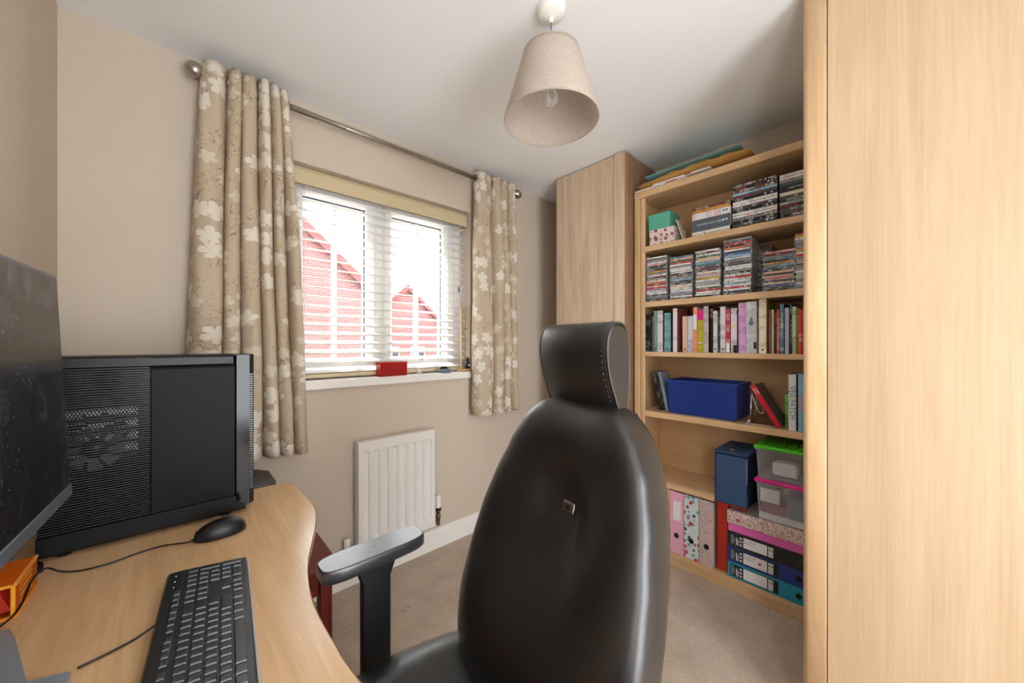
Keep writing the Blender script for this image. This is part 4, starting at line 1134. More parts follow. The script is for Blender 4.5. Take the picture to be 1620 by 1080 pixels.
def armrest(s):
    a = part('armrest', MB(), 'pad', ch) if False else None
    yb = s * .318; zt = .770
    ang = -s * math.radians(9)
    pts = []
    for k in range(40):
        th = 2 * PI * k / 40
        pts.append((.122 * sgnpow(math.cos(th), .45), .040 * sgnpow(math.sin(th), .5)))
    R = Matrix.Translation((.048, yb, 0)) @ Matrix.Rotation(ang, 4, 'Z')
    rows_ = []
    for f, z in ((.90, zt - .030), (.985, zt - .026), (1.0, zt - .016), (1.0, zt - .008), (.985, zt - .003), (.955, zt - .0006), (.92, zt), (.90, zt), (.5, zt), (.02, zt)):
        rows_.append([tuple(R @ Vector((x * (1 - (1 - f) * .35) if f > .4 else x * f, y * f, z))) for x, y in pts])
    pd = MB().grid(rows_, 0, True, False, True)
    pd.f.append(tuple(range(40))); pd.mi.append(0); pd.sm.append(False)
    po = part('armrest_pad', pd, 'pad', ch, recalc=True)
    ps = MB()
    prof = [(zt - .029, -.075), (zt - .045, -.048), (zt - .075, -.036), (.49, -.036), (.43, -.036), (.43, .030), (.49, .030), (zt - .075, .030), (zt - .045, .040), (zt - .029, .060)]
    ps.prism(prof, -.012, .012, axis='Y')
    ps.xf(R)
    part('armrest_post', ps, 'blk_plastic', ch, recalc=True, bevel=.003)
    part('armrest_bracket', MB().box(.02, .075, min(yb, s * .12), max(yb, s * .12), .405, .4305, .004), 'blk_plastic', ch)
for s in (-1, 1): armrest(s)
part('gas_column', MB().lathe([(.028, .10), (.028, .26), (.020, .262), (.020, .41)], 18), 'blk_plastic', ch)
part('tilt_mechanism', MB().box(-.14, .10, -.07, .07, .365, .41, .012), 'blk_plastic', ch)
for k in range(5):
    a = 2 * PI * k / 5 + .3
    d = Vector((math.cos(a), math.sin(a), 0))
    part('base_leg', MB().tube([tuple(d * .02 + Vector((0, 0, .125))), tuple(d * .30 + Vector((0, 0, .085)))], [.028, .017], 10), 'blk_plastic', ch)
    cs = part('caster', MB().tube([tuple(d * .295 + Vector((0, 0, .05))), tuple(d * .295 + Vector((0, 0, .085)))], .008, 8), 'blk_plastic', ch)
    for s in (-1, 1):
        wv = MB().lathe([(0, -.009), (.025, -.009), (.027, -.004), (.027, .004), (.025, .009), (0, .009)], 18)
        wv.xf(Matrix.Translation(d * .295 + Vector((-d.y, d.x, 0)) * s * .013 + Vector((0, 0, .027))) @ Matrix.Rotation(a, 4, 'Z') @ Matrix.Rotation(PI / 2, 4, 'X'))
        part('caster_wheel', wv, 'pad', cs)

# ================================================================== WHAT STANDS ON THE BOOKCASE
ORD = ['first', 'second', 'third', 'fourth', 'fifth', 'sixth', 'seventh', 'eighth', 'ninth', 'tenth', 'eleventh', 'twelfth', 'thirteenth', 'fourteenth', 'fifteenth', 'sixteenth', 'seventeenth', 'eighteenth', 'nineteenth', 'twentieth', 'twenty-first', 'twenty-second', 'twenty-third', 'twenty-fourth', 'twenty-fifth', 'twenty-sixth', 'twenty-seventh', 'twenty-eighth']
PAL = dict(white=(236, 236, 236), grey=(150, 152, 154), dgrey=(78, 80, 82), black=(26, 26, 30), navy=(34, 44, 70), blue=(70, 110, 170), lblue=(150, 196, 220), lav=(168, 168, 200), red=(204, 44, 52), maroon=(104, 38, 44), pink=(232, 170, 168), magenta=(206, 30, 92), orange=(236, 122, 62), peach=(240, 196, 160), yellow=(236, 200, 60), amber=(222, 160, 76), cream=(236, 222, 196), green=(70, 110, 84), teal=(70, 130, 140), mint=(184, 210, 196), brown=(110, 70, 52), olive=(92, 92, 64))
WORD = dict(white='white', grey='grey', dgrey='dark grey', black='black', navy='navy', blue='blue', lblue='light blue', lav='lavender', red='red', maroon='maroon', pink='pink', magenta='magenta', orange='orange', peach='peach', yellow='yellow', amber='amber', cream='cream', green='green', teal='teal', mint='pale green', brown='brown', olive='olive')
def case_mesh(name, depth, width, h, mat_case, m=.0012, end=.004):
    """a flat disc case lying down, its spine towards -x: plastic shell with a recessed printed strip"""
    mb = MB(); c = .0006
    mb.box(0, depth, -width / 2, width / 2, 0, h - .0002, c, 0)
    mb.box(-.0003, .001, -width / 2 + end, width / 2 - end, m, h - m - .0002, 0, 1)
    return mb.mesh(name, [mat_case, 'spine_h'])
def put_case(name, me, loc, color, ink, label, group, rz=0.0, cat='disc case'):
    o = link_mesh(name, me, None, loc, (0, 0, rz))
    o.color = rgb(*color); o['ink'] = rgb(*ink)[:3]; o['side'] = rgb(*color)[:3]
    return tag(o, label, cat, group)
def contrast(c): return (24, 24, 28) if sum(c) > 400 else (236, 236, 232)

CDM = case_mesh('cd_case', .142, .124, .0103, 'jewel')
stacks = [
 ('leftmost disc stack', 1.063, .929, 'white olive lav white pink black dgrey black amber grey white maroon dgrey white orange maroon peach magenta lav white white dgrey grey dgrey black'),
 ('second disc stack from left', .926, .783, 'blue peach green red white grey white white white black brown grey lblue navy black cream cream white white lav grey white dgrey'),
 ('third disc stack from left', .783, .646, 'white maroon white green peach white lblue teal dgrey maroon dgrey white pink white yellow white lav mint white green red white white black'),
 ('tallest disc stack', .643, .508, 'grey dgrey red black orange white navy blue lblue white grey dgrey dgrey white white grey black white red white white lblue white red white navy dgrey'),
 ('disc stack near wardrobe', .466, .344, 'pink maroon grey teal black amber lblue dgrey navy peach dgrey pink pink dgrey cream blue dgrey black'),
 ('disc stack cut off by wardrobe', .343, .240, 'orange yellow white lav grey blue amber yellow white red grey lav pink dgrey grey lav white mint mint mint grey white lav grey')]
for sn, ya, yb, cols_ in stacks:
    cols_ = cols_.split(); n = len(cols_); yc = (ya + yb) / 2
    hgt = {'leftmost disc stack': 1.762, 'second disc stack from left': 1.748, 'third disc stack from left': 1.757, 'tallest disc stack': 1.776, 'disc stack near wardrobe': 1.683, 'disc stack cut off by wardrobe': 1.757}[sn]
    for i, cn in enumerate(cols_):
        k = n - 1 - i
        z = SH[3] + .0002 + k * .0105
        if z > hgt: continue
        jx = random.uniform(-.003, .003); jy = random.uniform(-.004, .004) if k else 0
        if 'cut off' in sn: yc_ = ya - .062
        else: yc_ = yc
        c = PAL[cn]
        put_case('cd_case', CDM, (2.080 + jx, yc_ + jy, z), c, contrast(c), '%s disc case, %s down in %s' % (WORD[cn], ORD[i], sn), 'thin disc cases on the middle shelf', random.uniform(-.03, .03))
for k in range(24):
    cn = ['black', 'dgrey', 'maroon', 'black', 'grey'][k % 5]; c = PAL[cn]
    put_case('cd_case', CDM, (2.188 + random.uniform(-.002, .002), .520 + random.uniform(-.003, .003), SH[3] + .0002 + k * .0105), c, contrast(c), 'dark disc case, %s down in the stack behind the tallest one' % ORD[23 - k], 'disc cases behind the tallest stack', random.uniform(-.03, .03))

DVM = {}
def dvd(loc, h, width, color, ink, label, group, mat_case='dvdcase', depth=.135, rz=0.0):
    k = (round(h, 4), width, mat_case, depth)
    if k not in DVM: DVM[k] = case_mesh('dvd_case', depth, width, h, mat_case, .0008, .001)
    return put_case('dvd_case', DVM[k], loc, color, ink, label, group, rz)
def spine_text(o, s, size, yc, zc, mat, wide=1.0):
    mb = text_mb(MB(), s, size, (-.0007, yc, zc), (0, -1, 0), (0, 0, 1), 0, wide)
    part('title', mb, mat, o)
z = SH[4] + .0002
sets = [(.016, 'cream', 'cream film case at the bottom of the boxed-set stack'), (.015, 'white', 'white film case second from the bottom of the boxed-set stack'), (.064, None, 'thick slate grey boxed set with white title'), (.036, 'white', 'thick white boxed set with pink print above the slate one'), (.016, 'amber', 'amber film case near the top of the boxed-set stack'), (.013, 'brown', 'brown film case on top of the boxed-set stack')]
for i, (h, cn, lab) in enumerate(sets):
    c = PAL[cn] if cn else (86, 98, 112)
    ink = (226, 110, 170) if h == .036 else ((86, 98, 112) if cn is None else contrast(c))
    o = dvd((2.092 + (.004 if i < 2 else 0), .703 + (.004 if i < 2 else 0), z), h, .190, c, ink, lab, 'boxed sets and films', 'pages' if h > .03 else 'dvdcase')
    if cn is None: spine_text(o, 'DOWNTON ABBEY', .016, .0, h * .52, 'print_w', 1.0)
    if h > .03:
        mb = MB()
        for q, r in ((-.062, .0055), (-.076, .0055)):
            mb.add([(-.0009, q + r * math.cos(2 * PI * a / 14), h * .55 + r * math.sin(2 * PI * a / 14)) for a in range(14)], [tuple(range(14))])
        part('round_mark', mb, 'print_w' if cn is None else 'print_t', o)
    z += h + .0002
z = SH[4] + .0002
films = [('black', 'yellow', 'yellow lettering'), ('dgrey', 'white', 'a white emblem'), ('black', 'white', 'white lettering'), ('grey', 'black', 'pale print'), ('white', 'red', 'pink print'), ('white', 'grey', 'grey print'), ('black', 'white', 'white lettering'), ('dgrey', 'white', 'white print'), ('white', 'red', 'red print'), ('white', 'black', 'black print'), ('black', 'white', 'white print'), ('dgrey', 'red', 'red print'), ('lblue', 'navy', 'navy ends'), ('brown', 'white', 'a white title'), ('black', 'orange', 'orange print'), ('black', 'white', 'a white title')]
for i, (cn, ink, wd_) in enumerate(films):
    o = dvd((2.092 + random.uniform(-.001, .001), .505, z), .0138, .190, PAL[cn], PAL[ink], '%s film case with %s, %s from the bottom of the middle stack' % (WORD[cn], wd_, ORD[i]), 'films in the middle stack', rz=random.uniform(-.01, .01))
    if i == 15: spine_text(o, 'ENIGMA', .0115, .012, .0069, 'print_w')
    if i == 13: spine_text(o, 'CHAPPIE', .0115, .018, .0069, 'print_w')
    if i == 0:
        part('title_block', MB().box(-.0006, -.0002, -.04, .02, .003, .011), 'print_y', o)
    if i in (1, 3, 6, 7, 10, 13, 14, 15):
        mb = MB()
        for q, r in ((-.046 - (i * 7 % 5) * .004, .0046), (-.066 - (i * 3 % 4) * .003, .0042)):
            mb.add([(-.0006, q + r * math.cos(2 * PI * a / 10), .0069 + r * math.sin(2 * PI * a / 10)) for a in range(10)], [tuple(range(10))])
        part('rating_mark', mb, 'print_w', o)
    z += .0140
z = SH[4] + .0002
films = [('dgrey', 'white', .0138), ('black', 'white', .0138), ('dgrey', 'red', .0138), ('dgrey', 'white', .0138), ('black', 'red', .0138), ('grey', 'white', .0138), ('black', 'white', .0138), ('dgrey', 'white', .0138), ('cream', 'amber', .018), ('black', 'black', .028), ('dgrey', 'white', .0138), ('grey', 'black', .0138), ('white', 'red', .0138), ('white', 'grey', .0138)]
for i, (cn, ink, h) in enumerate(films):
    o = dvd((2.094 + random.uniform(-.001, .001), .309, z), h, .190, PAL[cn], PAL[ink], '%s film case, %s from the bottom of the stack cut off by the wardrobe' % (WORD[cn], ORD[i]), 'films beside the wardrobe', rz=random.uniform(-.01, .01))
    if i == 9: spine_text(o, 'WESTWORLD', .013, .022, .014, 'print_w', .95)
    z += h + .0002

# card boxes at the left of that shelf
def lidded_box(name, x, y, z, dx, dy, h, mat, label, lid=.0, rz=0.0):
    t_ = thing(name, label, 'box', (x, y, z), rz)
    part('body', MB().box(0, dx, -dy / 2, dy / 2, 0, h - .001, .0012), mat, t_)
    if lid: part('lid', MB().box(-.0018, dx + .0018, -dy / 2 - .0018, dy / 2 + .0018, h - lid, h + .0012, .0012), mat, t_)
    return t_
lidded_box('card_box', 2.090, .968, SH[4] + .0002, .16, .150, .047, 'bird', 'bird-patterned card box at the bottom of the pile of boxes')
lidded_box('card_box', 2.091, .970, SH[4] + .0490, .16, .146, .046, 'bird', 'bird-patterned card box in the middle of the pile', .026)
lidded_box('card_box', 2.092, .984, SH[4] + .0975, .13, .128, .090, 'teal', 'plain teal lidded box on top of the pile of boxes', .036)
o = solo('thin_book', MB().box(0, .05, -.003, .003, 0, .135, .001), 'pages', 'thin pale booklet leaning beside the card boxes', 'booklet')
o.location = (2.10, .848, SH[4] + .002); o.rotation_euler = (math.radians(-18), 0, 0)

# on top of the bookcase
TP = SH[5]
def sheet(name, pts, z, th, mat, label, cat, tilt=(0, 0)):
    c = Vector((sum(p[0] for p in pts) / len(pts), sum(p[1] for p in pts) / len(pts)))
    mb = MB().prism([(p[0] - c.x, p[1] - c.y) for p in pts], 0, th)
    o = solo(name, mb, mat, label, cat, bevel=.001); o.location = (c.x, c.y, z); o.rotation_euler = (tilt[0], tilt[1], 0); return o
m1 = sheet('magazine', [(2.045, 1.115), (2.050, .815), (2.26, .815), (2.26, 1.115)], TP + .0005, .006, 'paper', 'white magazine at the bottom of the pile on the bookcase', 'magazine')
part('cover_print', MB().box(-.1085, -.1075, -.10, -.04, .001, .005), 'print_r', m1)
m2 = sheet('magazine', [(2.042, 1.00), (2.046, .690), (2.25, .690), (2.25, 1.00)], TP + .0075, .007, 'paper', 'white magazine with a red mark lying over the lower one', 'magazine')
part('cover_print', MB().box(-.1050, -.1035, -.060, -.025, .001, .0066), 'print_r', m2)
def envelope(label, x0, x1, ya, yb, z0, rise, mat):
    """padded envelope: puffed, creased, its right end raised by what it lies on"""
    N, Mv = 26, 12; T = []; B = []
    rr = random.Random(5)
    for i in range(N + 1):
        s = i / N; rt_, rb2 = [], []
        for j in range(Mv + 1):
            q = j / Mv
            puff = .040 * (max(0, math.sin(PI * s)) ** .35) * (max(0, math.sin(PI * q)) ** .22)
            wob = .0035 * math.sin(s * 23 + q * 7) + .003 * math.sin(s * 41 - q * 5)
            x = x0 + (x1 - x0) * q; y = ya + (yb - ya) * s
            zc = z0 + rise * s
            edge_ = min(s, 1 - s, q, 1 - q) < .01
            rt_.append((x, y, zc + .0175 + (0 if edge_ else puff + wob))); rb2.append((x, y, zc + .016 - (0 if edge_ else min(puff * .4, .0145))))
        T.append(rt_); B.append(rb2)
    root = thing('padded_envelope', label, 'envelope', ((x0 + x1) / 2, (ya + yb) / 2, z0))
    mb = MB().grid(T, 0, True, flip=True); mb.grid(B, 0, True)
    for i in range(N):
        mb.add([T[i][0], T[i + 1][0], B[i + 1][0], B[i][0]], [(0, 1, 2, 3)]); mb.add([T[i][-1], T[i + 1][-1], B[i + 1][-1], B[i][-1]], [(3, 2, 1, 0)])
    part('body', mb, mat, root, True, recalc=False)
    fl = [[(p[0], p[1] - .0, p[2] + .002) for p in r[1:-1]] for r in T[-6:]]
    part('flap', MB().grid(fl, 0, True, flip=True), mat, root, True)
    return root
envelope('crumpled tan padded envelope lying on the bookcase', 2.050, 2.32, 1.10, .515, TP + .016, .004, 'manila')
sheet('plastic_folder', [(2.06, 1.06), (2.075, .56), (2.335, .575), (2.325, 1.07)], TP + .083, .003, 'folder_teal', 'pale teal plastic folder lying on the tan envelope', 'folder', (math.radians(-0.8), 0))

# books on the shelf below the discs: (y left, y right, top z, spine colour, ink, cover colour, depth into the shelf, pushed back)
books = [
 (1.073, 1.040, 1.425, (26, 34, 44), (150, 160, 170), (24, 30, 38), .14, .012, 'black paperback at the far left end of the row'),
 (1.037, 1.016, 1.416, (140, 124, 106), (206, 196, 120), (110, 96, 80), .14, .020, 'short taupe paperback next to the black one'),
 (1.014, .991, 1.440, (128, 170, 170), (60, 120, 134), (96, 140, 144), .15, .0, 'grey-teal paperback near the left end'),
 (.989, .958, 1.441, (220, 210, 204), (60, 56, 60), (52, 64, 66), .16, -.004, 'off-white book with black title near the left end'),
 (.951, .914, 1.424, (116, 166, 172), (40, 80, 92), (36, 92, 98), .14, .0, 'teal paperback standing slightly apart'),
 (.898, .874, 1.447, (228, 220, 226), (170, 160, 170), (150, 88, 82), .18, -.008, 'tall white-spined book with reddish brown cover'),
 (.848, .820, 1.400, (228, 188, 168), (150, 110, 100), (190, 150, 130), .13, .0, 'short salmon paperback in the book row'),
 (.818, .791, 1.400, (206, 212, 226), (96, 110, 150), (150, 150, 190), .13, .0, 'short pale blue paperback with busy print'),
 (.789, .770, 1.447, (250, 148, 100), (250, 230, 220), (240, 226, 222), .15, -.002, 'orange-spined book with white band'),
 (.768, .738, 1.430, (188, 180, 20), (110, 110, 20), (150, 150, 30), .13, .0, 'mustard yellow book with hot pink top'),
 (.736, .711, 1.448, (200, 188, 190), (130, 110, 120), (40, 36, 38), .17, -.004, 'tall mauve-grey book in the book row'),
 (.709, .692, 1.436, (56, 36, 36), (200, 190, 190), (120, 36, 32), .14, .014, 'dark book with red lower cover'),
 (.690, .670, 1.420, (216, 216, 208), (60, 60, 60), (190, 190, 184), .13, .002, 'off-white slim paperback with a small bird mark'),
 (.668, .657, 1.422, (52, 54, 74), (200, 200, 206), (44, 46, 60), .13, .012, 'slim dark blue patterned book'),
 (.655, .631, 1.440, (220, 216, 218), (90, 90, 100), (190, 186, 190), .15, -.002, 'white book with grey title in the book row'),
 (.629, .611, 1.425, (196, 42, 62), (240, 220, 220), (130, 28, 42), .13, .0, 'bright red paperback with white foot'),
 (.606, .578, 1.428, (226, 214, 222), (60, 50, 54), (70, 60, 80), .14, -.003, 'pink, white and black paperback with a yellow picture'),
 (.576, .572, 1.41, (96, 76, 104), (190, 180, 190), (80, 62, 90), .13, .01, 'slim purple paperback in the book row'),
 (.570, .539, 1.452, (218, 164, 212), (150, 110, 160), (190, 130, 186), .16, -.006, 'thick lilac book in the book row'),
 (.537, .492, 1.454, (206, 208, 212), (150, 156, 164), (190, 186, 176), .17, -.008, 'thickest book, pale grey with a figure on its spine'),
 (.490, .484, 1.43, (202, 200, 168), (120, 120, 90), (190, 190, 160), .14, .010, 'slim sage book beside the thick grey one'),
 (.482, .452, 1.463, (246, 238, 216), (206, 120, 120), (186, 190, 120), .18, -.010, 'tallest book, cream with red script'),
 (.447, .434, 1.410, (152, 112, 92), (60, 50, 50), (120, 86, 70), .12, .006, 'small brown paperback after the tallest book'),
 (.432, .424, 1.410, (226, 206, 192), (150, 120, 110), (200, 180, 164), .12, .0, 'slim cream paperback in the book row'),
 (.422, .414, 1.400, (60, 62, 58), (150, 160, 120), (50, 50, 48), .12, .006, 'slim black and green paperback'),
 (.412, .401, 1.408, (216, 78, 62), (246, 220, 200), (180, 60, 50), .12, .0, 'slim orange-red paperback in the book row'),
 (.399, .384, 1.434, (70, 124, 146), (226, 236, 240), (30, 90, 100), .15, -.004, 'blue book with white capital letters'),
 (.382, .366, 1.414, (188, 198, 218), (200, 150, 160), (110, 150, 170), .14, .0, 'pale blue-grey book in the book row'),
 (.364, .356, 1.430, (40, 62, 88), (200, 210, 216), (30, 46, 66), .15, .006, 'navy book with white print'),
 (.354, .338, 1.418, (186, 212, 164), (60, 70, 60), (200, 150, 80), .14, .0, 'pale green and orange paperback'),
 (.336, .331, 1.41, (216, 166, 90), (120, 80, 40), (200, 150, 80), .14, .004, 'slim amber paperback in the book row'),
 (.329, .316, 1.404, (216, 56, 50), (250, 226, 220), (170, 40, 40), .14, .0, 'red paperback at the right end by the wardrobe'),
 (.314, .292, 1.404, (190, 214, 196), (90, 120, 100), (160, 190, 170), .14, .0, 'pale green paperback half hidden by the wardrobe'),
]
def book(name, ya, yb, z0, z1, x0, depth, spine, ink, side, label, group=None):
    """standing book: two boards and a rounded spine as the thing, the page block as its part"""
    th = abs(ya - yb); h = z1 - z0; bt = min(.0016, th * .2)
    mb = MB()
    pr_ = [(-.0012, -th * .34), (-.0020, 0), (-.0012, th * .34)]
    out = [(depth, th / 2), (0.0, th / 2), (-.0012, th * .34), (-.0020, 0), (-.0012, -th * .34), (0.0, -th / 2), (depth, -th / 2), (depth, -th / 2 + bt), (.0016, -th / 2 + bt), (.0016, th / 2 - bt), (depth, th / 2 - bt)]
    k = len(out)
    V = [(x, y, 0) for x, y in out] + [(x, y, h) for x, y in out]
    F = []; 
    mb.add(V, [])
    for i in range(k):
        j = (i + 1) % k
        mb.f.append((i, j, k + j, k + i)); mb.mi.append(1 if 1 <= i <= 4 else 0); mb.sm.append(False)
    for zz in (0, k):
        for q in ((0, 1, 9, 10), (5, 6, 7, 8), (1, 2, 3, 9), (3, 8, 9), (3, 4, 5, 8)):
            mb.f.append(tuple(zz + i for i in q)); mb.mi.append(0); mb.sm.append(False)
    me = mb.mesh(name, ['cover', 'spine_v'])
    b = bmesh.new(); b.from_mesh(me); bmesh.ops.recalc_face_normals(b, faces=b.faces); b.to_mesh(me); b.free()
    o = link_mesh(name, me, None, (x0, (ya + yb) / 2, z0))
    o.color = rgb(*spine); o['ink'] = rgb(*ink)[:3]; o['side'] = rgb(*side)[:3]
    pg = MB().box(.0018, depth - .004, -th / 2 + bt + .0001, th / 2 - bt - .0001, .003, h - .003)
    part('pages', pg, 'pages', o)
    return tag(o, label, 'book', group)
BK = []
for (ya, yb, zt2, sp_, ink, sd_, dp, pb, lab) in books:
    BK.append(book('book', ya, yb, SH[2] + .0003, zt2, 2.088 + pb, dp, sp_, ink, sd_, lab, 'books on the row shelf'))
def label_on(o, mb, mat, name='title'): return part(name, mb, mat, o)
def vtext(o, s, size, zc, mat, wide=1.0, y=0.0):
    """title running down the spine"""
    label_on(o, text_mb(MB(), s, size, (-.0026, y, zc), (0, 0, -1), (0, -1, 0), 0, wide), mat)
vtext(BK[26], 'DYNASTIES', .0125, .155, 'print_w', 1.15)
part('top_band', MB().box(-.0026, -.0021, -.0148, .0148, .175, .2285), 'magenta', BK[9])
part('white_band', MB().box(-.0026, -.0021, -.0148, .0148, .048, .054), 'print_w', BK[9])
part('white_foot', MB().box(-.0026, -.0021, -.0085, .0085, .002, .050), 'paper', BK[15])
part('white_band', MB().box(-.0026, -.0021, -.0090, .0090, .125, .205), 'paper', BK[8])
part('picture', MB().lathe([(0, .0004), (.006, .0004)], 10, smooth=False).xf(Matrix.Translation((-.0024, .0, .135)) @ Matrix.Rotation(-PI / 2, 4, 'Y')), 'print_y', BK[16])
part('dark_foot', MB().box(-.0026, -.0021, -.0135, .002, .002, .040), 'print_k', BK[16])
fg = MB()
for (cy, cz, ry, rz_) in ((.0, .166, .006, .010), (.0, .148, .011, .012)):
    fg.add([(-.0024, cy + ry * math.cos(2 * PI * a / 14), cz + rz_ * math.sin(2 * PI * a / 14)) for a in range(14)], [tuple(range(14))])
part('figure_print', fg, 'slate', BK[19])
part('dark_picture', MB().box(-.0026, -.0021, -.021, -.010, .022, .055), 'print_k', BK[19])
for i in (2, 3, 4, 6, 12, 14, 21):
    mb = MB().add([(-.0024, .004 * math.cos(2 * PI * a / 10), .018 + .0045 * math.sin(2 * PI * a / 10)) for a in range(10)], [tuple(range(10))])
    part('publisher_mark', mb, 'print_k', BK[i])

# shelf with the blue crate
Z4 = SH[1]
for i, (y, a, sp_, w_, d_, lab) in enumerate(((.982, -13, (28, 30, 36), .018, .12, 'black book leaning leftmost beside the blue crate'), (.964, -12.5, (46, 52, 62), .014, .13, 'dark grey book leaning second beside the blue crate'), (.9495, -12, (140, 158, 176), .014, .11, 'slate blue book leaning against the blue crate'))):
    o = book('book', y + w_ / 2, y - w_ / 2, Z4 + .002, Z4 + .232, 2.122 + (i % 2) * .006, d_, sp_, (150, 160, 170), sp_, lab, 'books leaning on the blue crate')
    o.rotation_euler = (math.radians(a), 0, 0); o.location.z = Z4 + .0040
cr = thing('storage_crate', 'navy blue plastic storage crate on the fourth shelf', 'crate', (2.09, .757, Z4))
def taper_box(x0, x1, ya, yb, z0, z1, d, th):
    """open-topped bin whose walls lean out by D"""
    mb = MB()
    bo = [(x0 + d, ya + d), (x1 - d, ya + d), (x1 - d, yb - d), (x0 + d, yb - d)]; to = [(x0, ya), (x1, ya), (x1, yb), (x0, yb)]
    bi = [(x0 + d + th, ya + d + th), (x1 - d - th, ya + d + th), (x1 - d - th, yb - d - th), (x0 + d + th, yb - d - th)]; ti = [(x0 + th, ya + th), (x1 - th, ya + th), (x1 - th, yb - th), (x0 + th, yb - th)]
    V = [(x, y, z0) for x, y in bo] + [(x, y, z1) for x, y in to] + [(x, y, z0 + th) for x, y in bi] + [(x, y, z1) for x, y in ti]
    F = [(3, 2, 1, 0), (8, 9, 10, 11)]
    for i in range(4):
        j = (i + 1) % 4
        F += [(i, j, 4 + j, 4 + i), (8 + j, 8 + i, 12 + i, 12 + j), (4 + i, 4 + j, 12 + j, 12 + i)]
    return mb.add(V, F)
part('bin', taper_box(2.086, 2.305, .580, .934, Z4 + .0005, Z4 + .186, .010, .003), 'blue_crate', cr, True, bevel=.002)
rm = MB()
for (a, b, c, d) in ((2.078, 2.090, .572, .942), (2.301, 2.313, .572, .942), (2.090, 2.301, .572, .584), (2.090, 2.301, .930, .942)):
    rm.box(a, b, c, d, Z4 + .176, Z4 + .192, .003)
part('rim', rm, 'blue_crate', cr, True)
part('handle', MB().box(2.13, 2.26, .566, .573, Z4 + .155, Z4 + .18, .002), 'blue_crate', cr, True)
for x in (2.094, 2.30): part('corner_rib', MB().box(x - .006, x + .004, .578, .590, Z4 + .01, Z4 + .176, .002), 'blue_crate', cr, True)
sheet('paper_sheet', [(2.12, .66), (2.12, .61), (2.18, .61), (2.18, .66)], Z4 + .150, .0015, 'paper', 'white paper lying inside the blue crate', 'paper')
# chrome book stand with the red cookery book on it
bs = thing('book_stand', 'chrome wire book stand beside the blue crate', 'book stand', (2.15, .46, Z4))
part('base_plate', MB().box(2.095, 2.21, .425, .545, Z4 + .0005, Z4 + .0035, .001), 'chrome', bs, True)
for x in (2.105, 2.20):
    part('strut', MB().tube([(x, .530, Z4 + .006), (x, .523, Z4 + .06), (x, .519, Z4 + .150)], .003, 8), 'chrome', bs, True)
    part('hook', MB().tube(catmull([(x, .519, Z4 + .150), (x, .506, Z4 + .11), (x, .494, Z4 + .070), (x, .482, Z4 + .058), (x, .472, Z4 + .060), (x, .469, Z4 + .068)], 5), .0026, 8), 'chrome', bs, True)
part('foot_ball', MB().lathe([(0, 0), (.007, .002), (.009, .008), (.006, .015), (0, .017)], 12, (2.105, .530)).xf(Matrix.Translation((0, 0, Z4 + .003))), 'chrome', bs, True)
o = book('book', .400, .378, Z4 + .003, Z4 + .218, 2.086, .15, (216, 34, 56), (250, 220, 226), (112, 110, 116), 'red-spined cookery book propped slanting on the chrome stand', 'books at the right of the crate shelf')
o.location = (2.086, .4045, Z4 + .0065); o.rotation_euler = (math.radians(-30), 0, 0)
book('book', .3885, .3665, Z4 + .0005, 1.010, 2.125, .11, (128, 196, 92), (60, 130, 50), (110, 170, 80), 'short lime green book behind the tilted red one', 'books at the right of the crate shelf')
o = book('book', .364, .336, Z4 + .0005, 1.108, 2.068, .19, (226, 226, 230), (226, 226, 230), (30, 32, 40), 'tall white gardening book with blue capital letters', 'books at the right of the crate shelf')
vtext(o, 'VEG PATCH', .031, .128, 'print_t', .92)
o = book('book', .330, .302, Z4 + .0005, 1.112, 2.070, .19, (120, 176, 196), (226, 120, 130), (40, 60, 76), 'tall sky blue book beside the wardrobe', 'books at the right of the crate shelf')

# navy document box and the clear boxes
nb = thing('document_box', 'navy blue upright document box with strap handle', 'box', (2.05, .597, .438))
nx0, nx1, nya, nyb, nz0, nz1 = 2.046, 2.315, .524, .672, .4375, .694
part('body', MB().box(nx0 + .010, nx1, nya, nyb, nz0, nz1, .002), 'navy_dk', nb, True)
part('front_flap', MB().box(nx0, nx0 + .0095, nya + .002, nyb - .009, nz0 + .004, nz1 - .010, .002), 'navy', nb, True)
part('lid', MB().box(nx0 - .004, nx1 + .001, nya - .002, nyb + .002, nz1 + .0003, nz1 + .007, .002), 'navy', nb, True)
part('strap', MB().tube(catmull([(2.105, .60, nz1 + .010), (2.15, .60, nz1 + .024), (2.21, .60, nz1 + .010)], 8), .006, 6), 'navy_dk', nb, True)
part('strap_clip', MB().box(2.085, 2.106, .588, .612, nz1 + .007, nz1 + .014, .002), 'steel', nb, True)
part('closing_ribbon', MB().box(nx0 - .0015, nx0 + .010, nya - .0008, nya + .0022, nz0 + .12, nz1 - .012, .0005), 'grey_metal', nb, True)
o = sheet('red_folder', [(2.050, .672), (2.050, .528), (2.31, .528), (2.31, .672)], .4315, .0055, 'redboard', 'thin red folder lying under the navy document box', 'folder')
def clear_box(label, lid, ya, yb, z0, z1, x0=2.045):
    b = thing('storage_box', label, 'box', (x0, (ya + yb) / 2, z0))
    part('tub', taper_box(x0 + .006, x0 + .262, ya + .006, yb - .006, z0, z1 - .012, .008, .0022), 'clear', b, True)
    part('lid', MB().box(x0 - .002, x0 + .270, ya - .004, yb + .004, z1 - .016, z1 - .001, .005), lid, b, True)
    q = MB()
    if lid == 'lime':
        for i in range(11):
            y = ya + .018 + i * (yb - ya - .036) / 10
            part('lid_rib', MB().tube(catmull([(x0 + .015, y, z1 - .002), (x0 + .08, y - .004, z1 + .001), (x0 + .14, y + .008, z1 + .001), (x0 + .25, y - .002, z1 - .002)], 4), .0042, 6), lid, b, True)
    part('rim', MB().box(x0 + .002, x0 + .266, ya, yb, z1 - .022, z1 - .0165, .002), 'clear', b, True)
    return b
